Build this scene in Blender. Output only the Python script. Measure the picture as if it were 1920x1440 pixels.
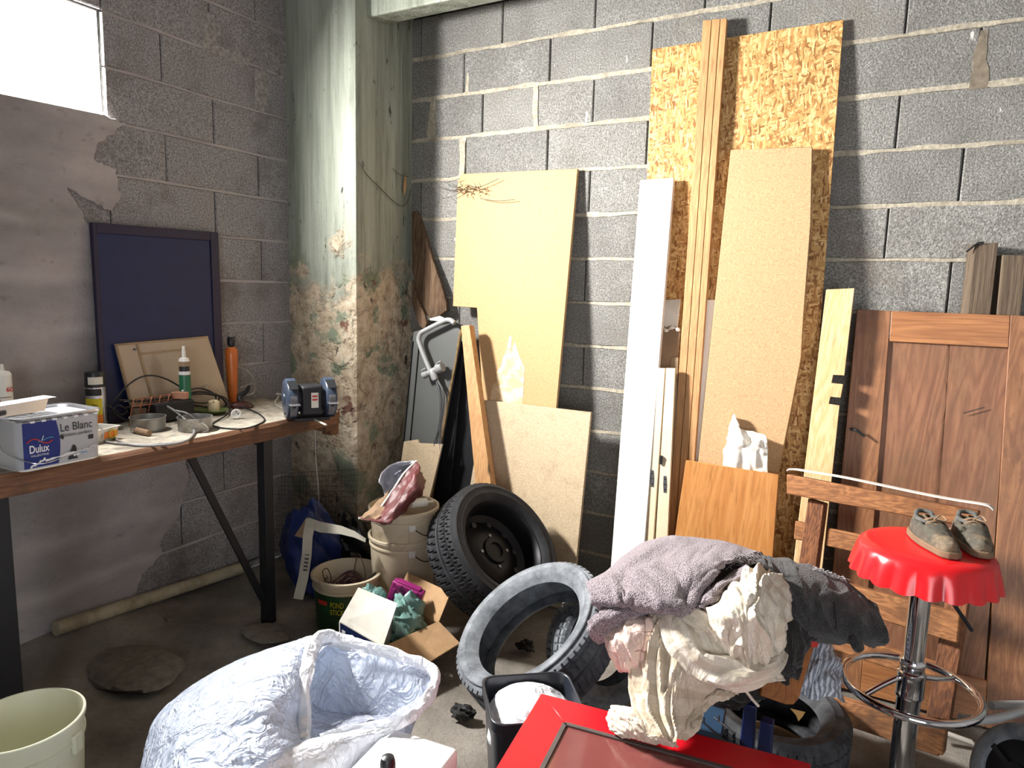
import bpy, bmesh, math, random
import numpy as np
from mathutils import Vector, Matrix
rnd = random.Random(7)
for o in list(bpy.data.objects): bpy.data.objects.remove(o)
S = bpy.context.scene
COL = S.collection
# ------------------------------------------------------------------ camera
F_PX = 1282.5; YAW = math.radians(28.885); PITCH = math.radians(7.903); ROLL = math.radians(1.556)
EYE = Vector((2.755, -3.0, 1.45))
sy, cy = math.sin(YAW), math.cos(YAW)
H_FWD = Vector((-sy, cy, 0)); H_RIGHT = Vector((cy, sy, 0)); UP = Vector((0, 0, 1))
C_FWD = H_FWD*math.cos(PITCH) - UP*math.sin(PITCH)
C_UP0 = H_FWD*math.sin(PITCH) + UP*math.cos(PITCH)
C_RIGHT = H_RIGHT*math.cos(ROLL) + C_UP0*math.sin(ROLL)
C_UP = -H_RIGHT*math.sin(ROLL) + C_UP0*math.cos(ROLL)
cam = bpy.data.cameras.new('camera'); cam_o = bpy.data.objects.new('camera', cam); COL.objects.link(cam_o)
cam.sensor_fit = 'HORIZONTAL'; cam.sensor_width = 36.0; cam.lens = 36.0*F_PX/1920.0; cam.clip_start = 0.02
m = Matrix.Identity(4)
for i in range(3):
    m[i][0] = C_RIGHT[i]; m[i][1] = C_UP[i]; m[i][2] = -C_FWD[i]; m[i][3] = EYE[i]
cam_o.matrix_world = m
S.camera = cam_o
# ------------------------------------------------------------------ world, daylight, exposure
S.view_settings.view_transform = 'Standard'; S.view_settings.look = 'None'
S.view_settings.exposure = 0.12; S.view_settings.gamma = 1.0; S.view_settings.use_curve_mapping = False
W = bpy.data.worlds.new('sky'); S.world = W; W.use_nodes = True
W.node_tree.nodes['Background'].inputs[0].default_value = (0.93, 0.96, 1.0, 1)
W.node_tree.nodes['Background'].inputs[1].default_value = 6.0
S.cycles.max_bounces = 10; S.cycles.transparent_max_bounces = 16; S.cycles.diffuse_bounces = 5
S.cycles.sample_clamp_indirect = 6.0; S.cycles.caustics_reflective = False; S.cycles.caustics_refractive = False
def area(name, loc, rot, sx, sz, watt, col):
    l = bpy.data.lights.new(name, 'AREA'); l.shape = 'RECTANGLE'; l.size = sx; l.size_y = sz; l.energy = watt; l.color = col
    o = bpy.data.objects.new(name, l); COL.objects.link(o); o.location = loc; o.rotation_euler = rot
    return o
# daylight in through the high window of the left wall, plus an added fill light behind the viewer
wd_ = area('window_daylight', (-0.17, -1.60, 2.262), (0, 0, 0), 0.385, 0.49, 430, (1.0, 0.972, 0.945))   # sky light slants down into the room
wd_.rotation_euler = Vector((1.0, .34, -.62)).to_track_quat('-Z', 'X').to_euler(); wd_.data.spread = math.radians(142)
area('rear_fill_light', (3.9, -4.98, 1.15), (math.radians(90), 0, 0), 1.5, 2.1, 9, (0.90, 0.92, 1.0))  # added fill that lifts the dim walls, set in an invented, unseen doorway

# ------------------------------------------------------------------ helpers: points
def ray(px, py):
    return C_FWD + C_RIGHT*((px-960)/F_PX) + C_UP*((720-py)/F_PX)
def onz(px, py, z): r = ray(px, py); return EYE + r*((z-EYE.z)/r.z)
def ony(px, py, y): r = ray(px, py); return EYE + r*((y-EYE.y)/r.y)
def onx(px, py, x): r = ray(px, py); return EYE + r*((x-EYE.x)/r.x)
def atd(px, py, d): return EYE + ray(px, py)*d
def onplane(px, py, p, n): r = ray(px, py); return EYE + r*((p-EYE).dot(n)/r.dot(n))
# ------------------------------------------------------------------ helpers: meshes
class MB:
    def __init__(s): s.v = []; s.f = []; s.uv = None
    def add(s, vs, fs):
        b = len(s.v); s.v += [Vector(p) for p in vs]; s.f += [tuple(i+b for i in f) for f in fs]; return s
    def prism(s, poly, vec):
        n = len(poly); vec = Vector(vec); poly = [Vector(p) for p in poly]
        return s.add(poly+[p+vec for p in poly], [tuple(range(n)), tuple(range(2*n-1, n-1, -1))]+[(i, i+n, (i+1) % n+n, (i+1) % n) for i in range(n)])
    def box(s, c, d, rot=None):
        c = Vector(c); vs = []
        for k in range(8):
            p = Vector(((k & 1)-.5, ((k >> 1) & 1)-.5, ((k >> 2) & 1)-.5)); p = Vector((p.x*d[0], p.y*d[1], p.z*d[2]))
            vs.append(c+(rot @ p if rot else p))
        return s.add(vs, [(0, 2, 3, 1), (4, 5, 7, 6), (0, 1, 5, 4), (2, 6, 7, 3), (0, 4, 6, 2), (1, 3, 7, 5)])
    def bar(s, a, b, w, h, up=(0, 0, 1)):
        a, b = Vector(a), Vector(b); d = (b-a); L = d.length; d.normalize(); up = Vector(up)
        x = d.cross(up).normalized(); z = x.cross(d).normalized()
        r = Matrix((x, d, z)).transposed()
        return s.box((a+b)/2, (w, L, h), r)
    def tube(s, pts, r, seg=8, closed=False, cap=True):
        pts = [Vector(p) for p in pts]; n = len(pts); rs = r if isinstance(r, (list, tuple)) else [r]*n
        vs = []; prev = None
        for i, p in enumerate(pts):
            if closed: t = pts[(i+1) % n]-pts[i-1]
            else: t = pts[min(i+1, n-1)]-pts[max(i-1, 0)]
            if t.length < 1e-9: t = Vector((0, 0, 1))
            t.normalize()
            if prev is None:
                a = Vector((0, 0, 1)) if abs(t.z) < .9 else Vector((1, 0, 0)); u = t.cross(a).normalized()
            else:
                u = (prev-t*prev.dot(t))
                u = u.normalized() if u.length > 1e-6 else t.orthogonal().normalized()
            prev = u; w = t.cross(u)
            for k in range(seg):
                a = 2*math.pi*k/seg; vs.append(p+(u*math.cos(a)+w*math.sin(a))*rs[i])
        fs = []
        for i in range(n if closed else n-1):
            j = (i+1) % n
            for k in range(seg):
                l = (k+1) % seg; fs.append((i*seg+k, i*seg+l, j*seg+l, j*seg+k))
        if not closed and cap: fs += [tuple(range(seg-1, -1, -1)), tuple((n-1)*seg+k for k in range(seg))]
        return s.add(vs, fs)
    def lathe(s, prof, o, ax=(0, 0, 1), seg=40, a0=0, a1=2*math.pi, rfun=None, ref=None):
        o = Vector(o); ax = Vector(ax).normalized(); u = (Vector(ref)-ax*Vector(ref).dot(ax)).normalized() if ref is not None else ax.orthogonal().normalized(); w = ax.cross(u)
        full = abs(a1-a0-2*math.pi) < 1e-6; n = seg if full else seg+1; vs = []
        for k in range(n):
            a = a0+(a1-a0)*k/seg; d = u*math.cos(a)+w*math.sin(a)
            for j, (r, h) in enumerate(prof):
                rr, hh = (rfun(j, k, a, r, h) if rfun else (r, h)); vs.append(o+d*rr+ax*hh)
        m_ = len(prof); fs = []
        for k in range(n if full else n-1):
            l = (k+1) % n
            for j in range(m_-1): fs.append((k*m_+j, l*m_+j, l*m_+j+1, k*m_+j+1))
        return s.add(vs, fs)
    def build(s, name, mt, parent=None, smooth=False, bevel=0.0, seg=2, solid=0.0, sub=0, offs=0):
        me = bpy.data.meshes.new(name); me.from_pydata([tuple(p) for p in s.v], [], s.f); me.update()
        bm = bmesh.new(); bm.from_mesh(me)
        if not solid:
            bmesh.ops.remove_doubles(bm, verts=bm.verts, dist=1e-6)
            bmesh.ops.recalc_face_normals(bm, faces=bm.faces)
        bm.to_mesh(me); bm.free()
        if s.uv is not None:
            ul = me.uv_layers.new(name='UVMap')
            for lp in me.loops: ul.data[lp.index].uv = s.uv[lp.vertex_index]
        me.materials.append(mt)
        o = bpy.data.objects.new(name, me); COL.objects.link(o)
        if parent: o.parent = parent
        if solid:
            md = o.modifiers.new('solid', 'SOLIDIFY'); md.thickness = solid; md.offset = offs
        if bevel:
            md = o.modifiers.new('bevel', 'BEVEL'); md.width = bevel; md.segments = seg; md.limit_method = 'ANGLE'; md.angle_limit = math.radians(35)
        if sub:
            md = o.modifiers.new('sub', 'SUBSURF'); md.levels = sub; md.render_levels = sub
        if smooth or bevel or sub:
            for p in me.polygons: p.use_smooth = True
            if not sub: me.set_sharp_from_angle(angle=math.radians(42))
        return o
THINGS = []
def tag(o, label, cat, group=None):
    o['label'] = label; o['category'] = cat
    if group: o['group'] = group
    THINGS.append(o); return o
def thing(name, label, cat, group=None):
    o = bpy.data.objects.new(name, None); COL.objects.link(o); return tag(o, label, cat, group)
def struct(o): o['kind'] = 'structure'; return o
def lab(o, label): o['label'] = label; return o
# noise on numpy arrays
def vnoise(x, y, seed=0):
    xi = np.floor(x).astype(int); yi = np.floor(y).astype(int); fx = x-xi; fy = y-yi
    fx = fx*fx*(3-2*fx); fy = fy*fy*(3-2*fy)
    def h(a, b):
        n = (a*374761393+b*668265263+seed*974634777) & 0xffffffff
        n = ((n ^ (n >> 13))*1274126177) & 0xffffffff
        return ((n ^ (n >> 16)) & 0xffff)/65535.0
    return (h(xi, yi)*(1-fx)+h(xi+1, yi)*fx)*(1-fy)+(h(xi, yi+1)*(1-fx)+h(xi+1, yi+1)*fx)*fy
def fbm(x, y, seed=0, o=3):
    r = 0; a = .5
    for i in range(o): r = r+a*(vnoise(x*2**i, y*2**i, seed+i)-.5); a *= .5
    return r*2
def catmull(P, n):
    P = np.array(P, float); m_ = len(P)
    t = np.linspace(0, m_-1, n); i = np.clip(t.astype(int), 0, m_-2); f = (t-i)
    f = f.reshape((-1,)+(1,)*(P.ndim-1))
    p1 = P[i]; p2 = P[i+1]
    p0 = np.where((i == 0).reshape(f.shape), 2*P[0]-P[1], P[np.maximum(i-1, 0)])
    p3 = np.where((i == m_-2).reshape(f.shape), 2*P[-1]-P[-2], P[np.minimum(i+2, m_-1)])
    return .5*((2*p1)+(-p0+p2)*f+(2*p0-5*p1+4*p2-p3)*f*f+(-p0+3*p1-3*p2+p3)*f**3)
def spline(pts, n=24): return [Vector(p) for p in catmull([tuple(p) for p in pts], n)]
def sheet(rows, nu, nv, disp=None, edge=None):
    """smooth cloth surface through a grid of 3D control points, pushed along its normals by disp(u,v)"""
    G = np.array([[tuple(p) for p in r] for r in rows], float)
    A = catmull(G, nv); A = np.swapaxes(catmull(np.swapaxes(A, 0, 1), nu), 0, 1)
    u, v = np.meshgrid(np.linspace(0, 1, nu), np.linspace(0, 1, nv))
    if disp is not None:
        du = np.gradient(A, axis=1); dv = np.gradient(A, axis=0); n = np.cross(du, dv)
        n /= (np.linalg.norm(n, axis=2, keepdims=True)+1e-9)
        flip = np.sum(n*(np.array(EYE)-A), axis=2).mean()
        if flip < 0: n = -n
        A = A+n*disp(u, v)[..., None]
    mb = MB(); mb.v = [Vector(p) for p in A.reshape(-1, 3)]
    mb.f = [(j*nu+i, j*nu+i+1, (j+1)*nu+i+1, (j+1)*nu+i) for j in range(nv-1) for i in range(nu-1)]
    mb.uv = list(zip(u.ravel(), v.ravel()))
    return mb
def D(rows): return [[atd(*p) for p in r] for r in rows]
def Zr(rows): return [[onz(*p) for p in r] for r in rows]
# text as flat raised mesh
def text(parent, name, s, mt, o, xd, yd, h, depth=.0004, shear=0.0, width=None, bold=0.0):
    c = bpy.data.curves.new('t', 'FONT'); c.body = s; c.size = 1.0; c.extrude = 0; c.shear = shear; c.offset = bold
    t = bpy.data.objects.new('t', c); COL.objects.link(t); bpy.context.view_layer.update()
    me = bpy.data.meshes.new_from_object(t.evaluated_get(bpy.context.evaluated_depsgraph_get()))
    bpy.data.objects.remove(t); bpy.data.curves.remove(c)
    xs = [v.co.x for v in me.vertices] or [0]; ys = [v.co.y for v in me.vertices] or [1]
    sc = h/(max(ys)-min(ys)); sx = sc if not width else width/(max(xs)-min(xs))
    x0 = min(xs); y0 = min(ys); xd = Vector(xd).normalized(); yd = Vector(yd).normalized(); n = xd.cross(yd).normalized()
    for v in me.vertices: v.co = Vector(o)+xd*((v.co.x-x0)*sx)+yd*((v.co.y-y0)*sc)+n*depth
    me.name = name; me.materials.clear(); me.materials.append(mt)
    ob = bpy.data.objects.new(name, me); COL.objects.link(ob); ob.parent = parent; return ob
# ------------------------------------------------------------------ helpers: materials
def C(r, g=None, b=None):
    if g is None: r, g, b = r
    f = lambda c: (c/255/12.92) if c <= 10 else ((c/255+.055)/1.055)**2.4
    return (f(r), f(g), f(b), 1)
class N:
    def __init__(s, name):
        s.m = bpy.data.materials.new(name); s.m.use_nodes = True; s.t = s.m.node_tree; s.n = s.t.nodes; s.L = s.t.links
        s.b = s.n['Principled BSDF']; s.tc = s.n.new('ShaderNodeTexCoord')
    def set(s, inp, v):
        if hasattr(v, 'is_linked') or hasattr(v, 'links'): s.L.new(v, inp)
        else: inp.default_value = v
    def co(s, scale=(1, 1, 1), rot=(0, 0, 0), src='Object'):
        mp = s.n.new('ShaderNodeMapping'); mp.inputs['Scale'].default_value = scale; mp.inputs['Rotation'].default_value = rot
        s.L.new(s.tc.outputs[src], mp.inputs['Vector']); return mp.outputs[0]
    def noise(s, sc, vec=None, det=4, rough=.55, dist=0):
        t = s.n.new('ShaderNodeTexNoise'); t.inputs['Scale'].default_value = sc; t.inputs['Detail'].default_value = det
        t.inputs['Roughness'].default_value = rough; t.inputs['Distortion'].default_value = dist
        s.L.new(vec or s.co(), t.inputs['Vector']); return t.outputs['Fac']
    def voro(s, sc, vec=None, out='Distance', feat='F1'):
        t = s.n.new('ShaderNodeTexVoronoi'); t.inputs['Scale'].default_value = sc; t.feature = feat
        s.L.new(vec or s.co(), t.inputs['Vector']); return t.outputs[out]
    def ramp(s, fac, *stops):
        r = s.n.new('ShaderNodeValToRGB'); e = r.color_ramp.elements
        while len(e) < len(stops): e.new(.5)
        for el, (p, c) in zip(e, stops): el.position = p; el.color = c if len(c) == 4 else (*c, 1)
        s.L.new(fac, r.inputs[0]); return r.outputs[0]
    def mask(s, fac, lo, hi):
        r = s.n.new('ShaderNodeMapRange'); r.clamp = True
        for k, v in zip(('From Min', 'From Max'), (lo, hi)): r.inputs[k].default_value = v
        s.L.new(fac, r.inputs[0]); return r.outputs[0]
    def math(s, op, a, b=0.0):
        r = s.n.new('ShaderNodeMath'); r.operation = op; s.set(r.inputs[0], a); s.set(r.inputs[1], b); return r.outputs[0]
    def mix(s, fac, a, b, mode='MIX'):
        r = s.n.new('ShaderNodeMix'); r.data_type = 'RGBA'; r.blend_type = mode
        s.set(r.inputs['Factor'], fac); s.set(r.inputs['A'], a); s.set(r.inputs['B'], b); return r.outputs['Result']
    def sep(s, vec):
        r = s.n.new('ShaderNodeSeparateXYZ'); s.L.new(vec, r.inputs[0]); return r.outputs
    def bump(s, h, st=.3, d=.01, nrm=None):
        r = s.n.new('ShaderNodeBump'); r.inputs['Strength'].default_value = st; r.inputs['Distance'].default_value = d
        s.L.new(h, r.inputs['Height'])
        if nrm: s.L.new(nrm, r.inputs['Normal'])
        return r.outputs[0]
    def out(s, col, rough=.6, metal=0, normal=None, spec=None, **kw):
        s.set(s.b.inputs['Base Color'], col); s.set(s.b.inputs['Roughness'], rough); s.b.inputs['Metallic'].default_value = metal
        if normal is not None: s.L.new(normal, s.b.inputs['Normal'])
        if spec is not None: s.b.inputs['Specular IOR Level'].default_value = spec
        for k, v in kw.items(): s.set(s.b.inputs[k.replace('_', ' ')], v)
        return s.m
def plain(name, col, rough=.5, metal=0, var=.12, sc=12, bump=0.05, dirt=None, dsc=5, dlo=.5, dhi=.75, bsc=60, **kw):
    a = N(name); c = C(*col); dk = tuple(x*(1-var*1.6) for x in c[:3])+(1,); lt = tuple(min(1, x*(1+var)) for x in c[:3])+(1,)
    k = a.ramp(a.noise(sc), (.3, dk), (.7, lt))
    if dirt: k = a.mix(a.mask(a.noise(dsc, det=8, rough=.65), dlo, dhi), k, C(*dirt))
    return a.out(k, rough, metal, a.bump(a.noise(bsc), bump, .004) if bump else None, **kw)
def wood(name, c1, c2, axis='z', rough=.6, sc=1.0, stain=None, knots=False, bump=.15, planks=None, slo=.52, shi=.7):
    a = N(name); st = {'x': (.06, 1, 1), 'y': (1, .06, 1), 'z': (1, 1, .06)}[axis]
    v = a.co(tuple(x*sc for x in st))
    g = a.noise(38, v, 6, .6, .6); g2 = a.noise(150, v, 3, .6)
    rings = a.noise(9, v, 2, .5, 2.2)
    w = a.n.new('ShaderNodeMath'); w.operation = 'PINGPONG'; a.L.new(a.math('MULTIPLY', rings, 9.0), w.inputs[0]); w.inputs[1].default_value = .5
    k = a.ramp(a.math('ADD', a.math('MULTIPLY', g, .5), a.math('MULTIPLY', w.outputs[0], .55)), (.25, C(*c2)), (.75, C(*c1)))
    k = a.mix(a.mask(g2, .5, .8), k, tuple(x*.72 for x in C(*c2)[:3])+(1,))
    if stain: k = a.mix(a.mask(a.noise(4.5, a.co((1, 1, .6)), 7, .65), slo, shi), k, C(*stain))
    if knots:
        kn = a.voro(5.0, a.co({'x': (.35, 1.6, 1.6), 'y': (1.6, .35, 1.6), 'z': (1.6, 1.6, .35)}[axis]))
        k = a.mix(a.mask(kn, .11, .05), k, C(*[x*.45 for x in c2]))
    return a.out(k, rough, 0, a.bump(a.math('ADD', g, a.math('MULTIPLY', g2, .6)), bump, .004))
def fabric(name, c1, c2, weave=380, rough=.95, crease=0, csc=14, stripes=None, lines=None, bump=.35, sc=14, stain=None, uvs=(1, 1)):
    a = N(name); k = a.ramp(a.noise(sc, det=5), (.3, C(*c2)), (.7, C(*c1)))
    uv = a.co((uvs[0], uvs[1], 1), src='UV'); xyz = a.sep(uv)
    if stripes:
        n_, col, lo, ax = stripes
        f = a.math('FRACT', a.math('MULTIPLY', xyz[ax], n_)); k = a.mix(a.mask(f, lo, lo+.06), k, C(*col))
    if lines:
        nu_, nv_, col, w_, mlo = lines
        fu = a.math('FRACT', a.math('MULTIPLY', xyz[0], nu_)); fv = a.math('FRACT', a.math('MULTIPLY', xyz[1], nv_))
        l = a.math('MAXIMUM', a.mask(fu, 1-w_, 1-w_*.6), a.mask(fv, 1-w_, 1-w_*.6))
        l = a.math('MULTIPLY', l, a.mask(xyz[0], mlo, mlo+.02)); k = a.mix(l, k, C(*col))
    if stain: k = a.mix(a.mask(a.noise(7, det=7, rough=.7), .52, .72), k, C(*stain))
    wv = a.voro(weave); k = a.mix(a.mask(wv, .25, .75), k, tuple(x*.62 for x in C(*c2)[:3])+(1,))
    nr = None
    if crease:
        n = a.noise(csc, a.co((1, 1, .7)), 4, .5, 1.2); rd = a.math('ABSOLUTE', a.math('SUBTRACT', n, .5)); n3 = a.noise(csc*2.3, a.co((1, 1, .6), (.4, .3, .2)), 3, .5, 1.0)
        nr = a.bump(a.math('ADD', a.math('MULTIPLY', rd, -2.0), a.math('MULTIPLY', a.math('ABSOLUTE', a.math('SUBTRACT', n3, .5)), -1.0)), crease, .03)
    return a.out(k, rough, 0, a.bump(wv, bump, .003, nr), Sheen_Weight=.15)
def fr(r, g, b): return C(r, g, b)
# ------------------------------------------------------------------ materials
def make_block():
    a = N('aggregate_block'); n1 = a.noise(150, det=3, rough=.7); n2 = a.noise(6, det=5); oi = a.n.new('ShaderNodeObjectInfo')
    k = a.ramp(n1, (.28, C(86, 86, 82)), (.46, C(134, 133, 128)), (.60, C(164, 163, 157)), (.78, C(216, 215, 208)))
    k = a.mix(a.math('MULTIPLY', a.mask(n2, .35, .75), .45), k, C(92, 88, 82))
    k = a.mix(a.math('MULTIPLY', oi.outputs['Random'], .30), k, C(78, 78, 78))
    k = a.mix(a.math('MULTIPLY', a.mask(a.noise(2.2, det=8, rough=.65), .58, .72), .5), k, C(132, 118, 102))
    sp = a.noise(26, a.co((1, 1, .35)), 2, .5); k = a.mix(a.math('MULTIPLY', a.mask(sp, .722, .75), .8), k, C(226, 224, 216))
    return a.out(k, .95, 0, a.bump(a.math('ADD', n1, a.math('MULTIPLY', a.noise(60, det=3), .6)), .75, .006), .15)
M_block = make_block()
M_block_l = plain('dusty_aggregate_block', (148, 145, 145), .95, var=.38, sc=150, bump=.6, bsc=130, dirt=(98, 90, 84), dsc=3, spec=.15)
M_mortar = plain('mortar', (176, 168, 150), .95, var=.2, sc=60, bump=.6, bsc=80, dirt=(120, 112, 98), dsc=4, spec=.15)
M_ceil = plain('concrete_soffit', (128, 126, 124), .95, var=.1, sc=6, bump=.3)
M_gap = plain('dark_joint_mortar', (70, 68, 64), .95, var=.2, sc=40, bump=.5)  # dark grey mortar of the recessed joints
def make_plaster():
    a = N('smeared_render'); n = a.noise(3.2, a.co((1, .8, 1.4)), 8, .6); f = a.noise(90, det=4)
    k = a.ramp(n, (.3, C(132, 127, 126)), (.5, C(152, 146, 145)), (.68, C(170, 163, 161)))
    k = a.mix(a.math('MULTIPLY', a.mask(a.noise(5, det=6, rough=.7), .55, .7), .35), k, C(164, 146, 142))
    z = a.math('ADD', a.sep(a.co())[2], a.math('MULTIPLY', a.noise(4, det=4), .07)); fz = a.math('FRACT', a.math('DIVIDE', a.math('SUBTRACT', z, .075), .202))
    gh = a.math('MULTIPLY', a.mask(a.math('ABSOLUTE', a.math('SUBTRACT', fz, .5)), .30, .48), a.mask(a.noise(2.3, det=5), .38, .6)); k = a.mix(a.math('MULTIPLY', gh, .45), k, C(186, 180, 176))
    k = a.mix(a.math('MULTIPLY', a.mask(a.noise(11, a.co((1, 1, 1.5)), 8, .7), .6, .7), .5), k, C(104, 98, 94))
    return a.out(k, .9, 0, a.bump(a.math('ADD', f, a.math('ADD', a.math('MULTIPLY', n, 2.0), gh)), .5, .008), .2)
M_plaster = make_plaster()
def make_pillar():
    a = N('peeling_green_paint'); z = a.sep(a.co())[2]
    st = a.noise(16, a.co((1, 1, .05)), 6, .6); st2 = a.noise(60, a.co((1, 1, .06)), 3, .6); big = a.noise(3.5, det=8, rough=.65); fine = a.noise(17, det=10, rough=.72)
    k = a.ramp(st, (.28, C(112, 118, 104)), (.5, C(150, 156, 142)), (.72, C(176, 182, 168)))
    k = a.mix(a.math('MULTIPLY', a.mask(st2, .56, .75), .5), k, C(70, 80, 68))
    k = a.mix(a.mask(a.noise(20, a.co((1, 1, .3)), 7, .7), .63, .67), k, C(52, 56, 48))
    br = a.ramp(fine, (.28, C(104, 90, 74)), (.40, C(168, 150, 126)), (.52, C(200, 184, 158)), (.7, C(222, 210, 188)))
    br = a.mix(a.mask(a.noise(4.2, det=7, rough=.68), .54, .59), br, C(132, 140, 118))
    br = a.mix(a.mask(a.noise(5.3, det=7, rough=.7), .60, .65), br, C(116, 80, 66))
    br = a.mix(a.mask(a.noise(9, a.co((1, 1, .7), (0, 0, 1)), 7, .7), .61, .65), br, C(72, 62, 52))
    h = a.math('ADD', z, a.math('MULTIPLY', a.math('SUBTRACT', big, .5), 1.5))
    k = a.mix(a.mask(h, 1.62, 1.46), k, br)
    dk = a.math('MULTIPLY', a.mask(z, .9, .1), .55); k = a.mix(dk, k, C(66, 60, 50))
    hb = a.math('ADD', a.math('MULTIPLY', fine, .8), a.math('MULTIPLY', a.mask(h, 1.56, 1.48), a.math('MULTIPLY', a.mask(a.noise(8, det=6), .45, .55), 1.2)))
    return a.out(k, .62, 0, a.bump(a.math('ADD', hb, a.math('MULTIPLY', st2, .5)), .8, .012), .4)
M_pillar = make_pillar()
def make_floor():
    a = N('dirty_concrete'); n = a.noise(2.6, det=9, rough=.62); f = a.noise(70, det=5, rough=.7)
    k = a.ramp(n, (.32, C(98, 93, 85)), (.52, C(136, 130, 121)), (.7, C(160, 154, 145)))
    k = a.mix(a.math('MULTIPLY', a.mask(f, .5, .72), .4), k, C(88, 82, 74))
    k = a.mix(a.math('MULTIPLY', a.mask(a.noise(1.1, det=7, rough=.6), .5, .62), .5), k, C(112, 107, 98))
    return a.out(k, .9, 0, a.bump(a.math('ADD', f, a.math('MULTIPLY', n, 3)), .6, .012), .25)
M_floor = make_floor()
def make_osb():
    a = N('oriented_strand_board'); k = None; hs = None
    wn = a.n.new('ShaderNodeTexNoise'); wn.inputs['Scale'].default_value = 16; a.L.new(a.co(), wn.inputs['Vector'])
    wv = a.n.new('ShaderNodeVectorMath'); wv.operation = 'MULTIPLY_ADD'; a.L.new(wn.outputs['Color'], wv.inputs[0]); wv.inputs[1].default_value = (.03, .03, .03); a.L.new(a.tc.outputs['Object'], wv.inputs[2])
    for i, (rot, sc) in enumerate(((.35, 1), (-.6, 1.1), (1.15, .9), (-1.3, 1.2), (.05, 1.3))):
        m0 = a.n.new('ShaderNodeMapping'); m0.inputs['Rotation'].default_value = (0, rot, 0); a.L.new(wv.outputs[0], m0.inputs[0]); v0 = m0.outputs[0]; mp = a.n.new('ShaderNodeMapping'); mp.inputs['Scale'].default_value = (120*sc, 1, 26*sc); mp.inputs['Location'].default_value = (i*3.7, i*1.3, i*2.1)
        a.L.new(v0, mp.inputs[0]); v = mp.outputs[0]
        cell = a.voro(1.0, v, 'Color'); r = a.sep(cell)
        c = a.ramp(r[0], (.05, C(134, 90, 46)), (.3, C(180, 134, 78)), (.65, C(202, 160, 100)), (.95, C(224, 190, 134)))
        if k is None: k = c; hs = r[1]
        else:
            mk = a.mask(r[2], .52, .54); k = a.mix(mk, k, c); hs = a.math('ADD', a.math('MULTIPLY', hs, .6), a.math('MULTIPLY', r[1], .4))
    k = a.mix(a.math('MULTIPLY', a.mask(a.noise(80, a.co((1, 1, .3))), .6, .75), .5), k, C(120, 70, 30))
    return a.out(k, .6, 0, a.bump(hs, .25, .003), .35)
M_osb = make_osb()
M_osb_edge = plain('strand_board_edge', (110, 76, 44), .8, var=.3, sc=90)
M_chip = plain('chipboard', (190, 156, 116), .75, var=.18, sc=210, bump=.25, bsc=200, dirt=(176, 138, 92), dsc=60, dlo=.6, dhi=.7, spec=.25)
M_mdf = plain('yellow_fibreboard', (190, 156, 112), .7, var=.10, sc=170, bump=.15, bsc=160, dirt=(172, 130, 80), dsc=45, dlo=.64, dhi=.72, spec=.25)
M_patch = plain('thin_render_smear', (146, 141, 138), .95, var=.3, sc=60, bump=.5)
M_smear = plain('brown_grey_smear', (124, 114, 98), .95, var=.2, sc=40, bump=.4)
M_scr = plain('scraped_fibreboard', (226, 208, 176), .8, var=.12, sc=30, bump=.2, dirt=(206, 178, 134), dsc=16, dlo=.45, dhi=.55)
M_mdf2 = plain('pale_fibreboard', (196, 176, 146), .7, var=.12, sc=120, bump=.15, bsc=120, dirt=(166, 144, 116), dsc=9, dlo=.52, dhi=.75, spec=.25)
M_edge = plain('board_edge', (104, 74, 46), .85, var=.2, sc=80)
M_pine = wood('pine', (222, 180, 122), (196, 146, 88), 'z', knots=True)
M_pine_pale = wood('pale_pine', (240, 216, 172), (214, 176, 122), 'z', knots=True, sc=.9)
M_slat = wood('larch_slat', (206, 164, 112), (174, 128, 82), 'z', knots=True)
M_veneer = wood('orange_pine_veneer', (208, 152, 92), (182, 122, 66), 'z', rough=.35, sc=.55, bump=.05)
M_door = wood('cherry_door_wood', (172, 122, 82), (128, 84, 54), 'z', rough=.5, stain=(92, 56, 36), sc=.8)
M_doorx = wood('cherry_door_rail_wood', (188, 130, 80), (146, 94, 56), 'x', rough=.45, sc=.8)
M_doorp = wood('cherry_door_panel_wood', (164, 116, 84), (122, 80, 56), 'z', rough=.55, stain=(112, 84, 58), sc=.6, slo=.45, shi=.8)
M_old = wood('weathered_oak', (136, 108, 82), (78, 58, 42), 'z', rough=.9, stain=(56, 44, 34), bump=.7)
M_oldx = wood('reclaimed_oak_rail', (178, 122, 74), (120, 76, 42), 'x', rough=.8, stain=(72, 48, 30), bump=.5, sc=1.2)
M_oldz = wood('reclaimed_oak_post', (158, 102, 62), (94, 56, 32), 'z', rough=.85, stain=(66, 40, 26), bump=.9, sc=1.4)
M_greywood = wood('grey_rough_timber', (124, 108, 88), (82, 68, 54), 'z', rough=.9, bump=.6)
M_rotten = wood('rotten_plank', (134, 110, 84), (76, 56, 40), 'z', rough=.95, stain=(48, 36, 28), bump=1.0)
M_bench = wood('workbench_edge_timber', (142, 100, 70), (96, 64, 42), 'y', rough=.7, stain=(58, 36, 24), bump=.4)
M_benchtop = plain('dusty_worktop', (176, 168, 152), .9, var=.25, sc=30, bump=.3, dirt=(96, 86, 74), dsc=7, dlo=.52, dhi=.72)
M_white = plain('white_painted_board', (240, 241, 240), .45, var=.02, bump=.02, dirt=(196, 204, 206), dsc=14, dlo=.62, dhi=.8)
M_cream = plain('cream_laminate', (226, 208, 176), .5, var=.05)
M_card = plain('cardboard', (186, 150, 110), .85, var=.08, sc=30, bump=.08)
M_cardw = plain('white_card_liner', (222, 218, 206), .6, var=.05, sc=8, dirt=(176, 168, 152), dsc=6)
M_kraft = plain('grey_brown_card', (148, 122, 96), .9, var=.15)
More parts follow.
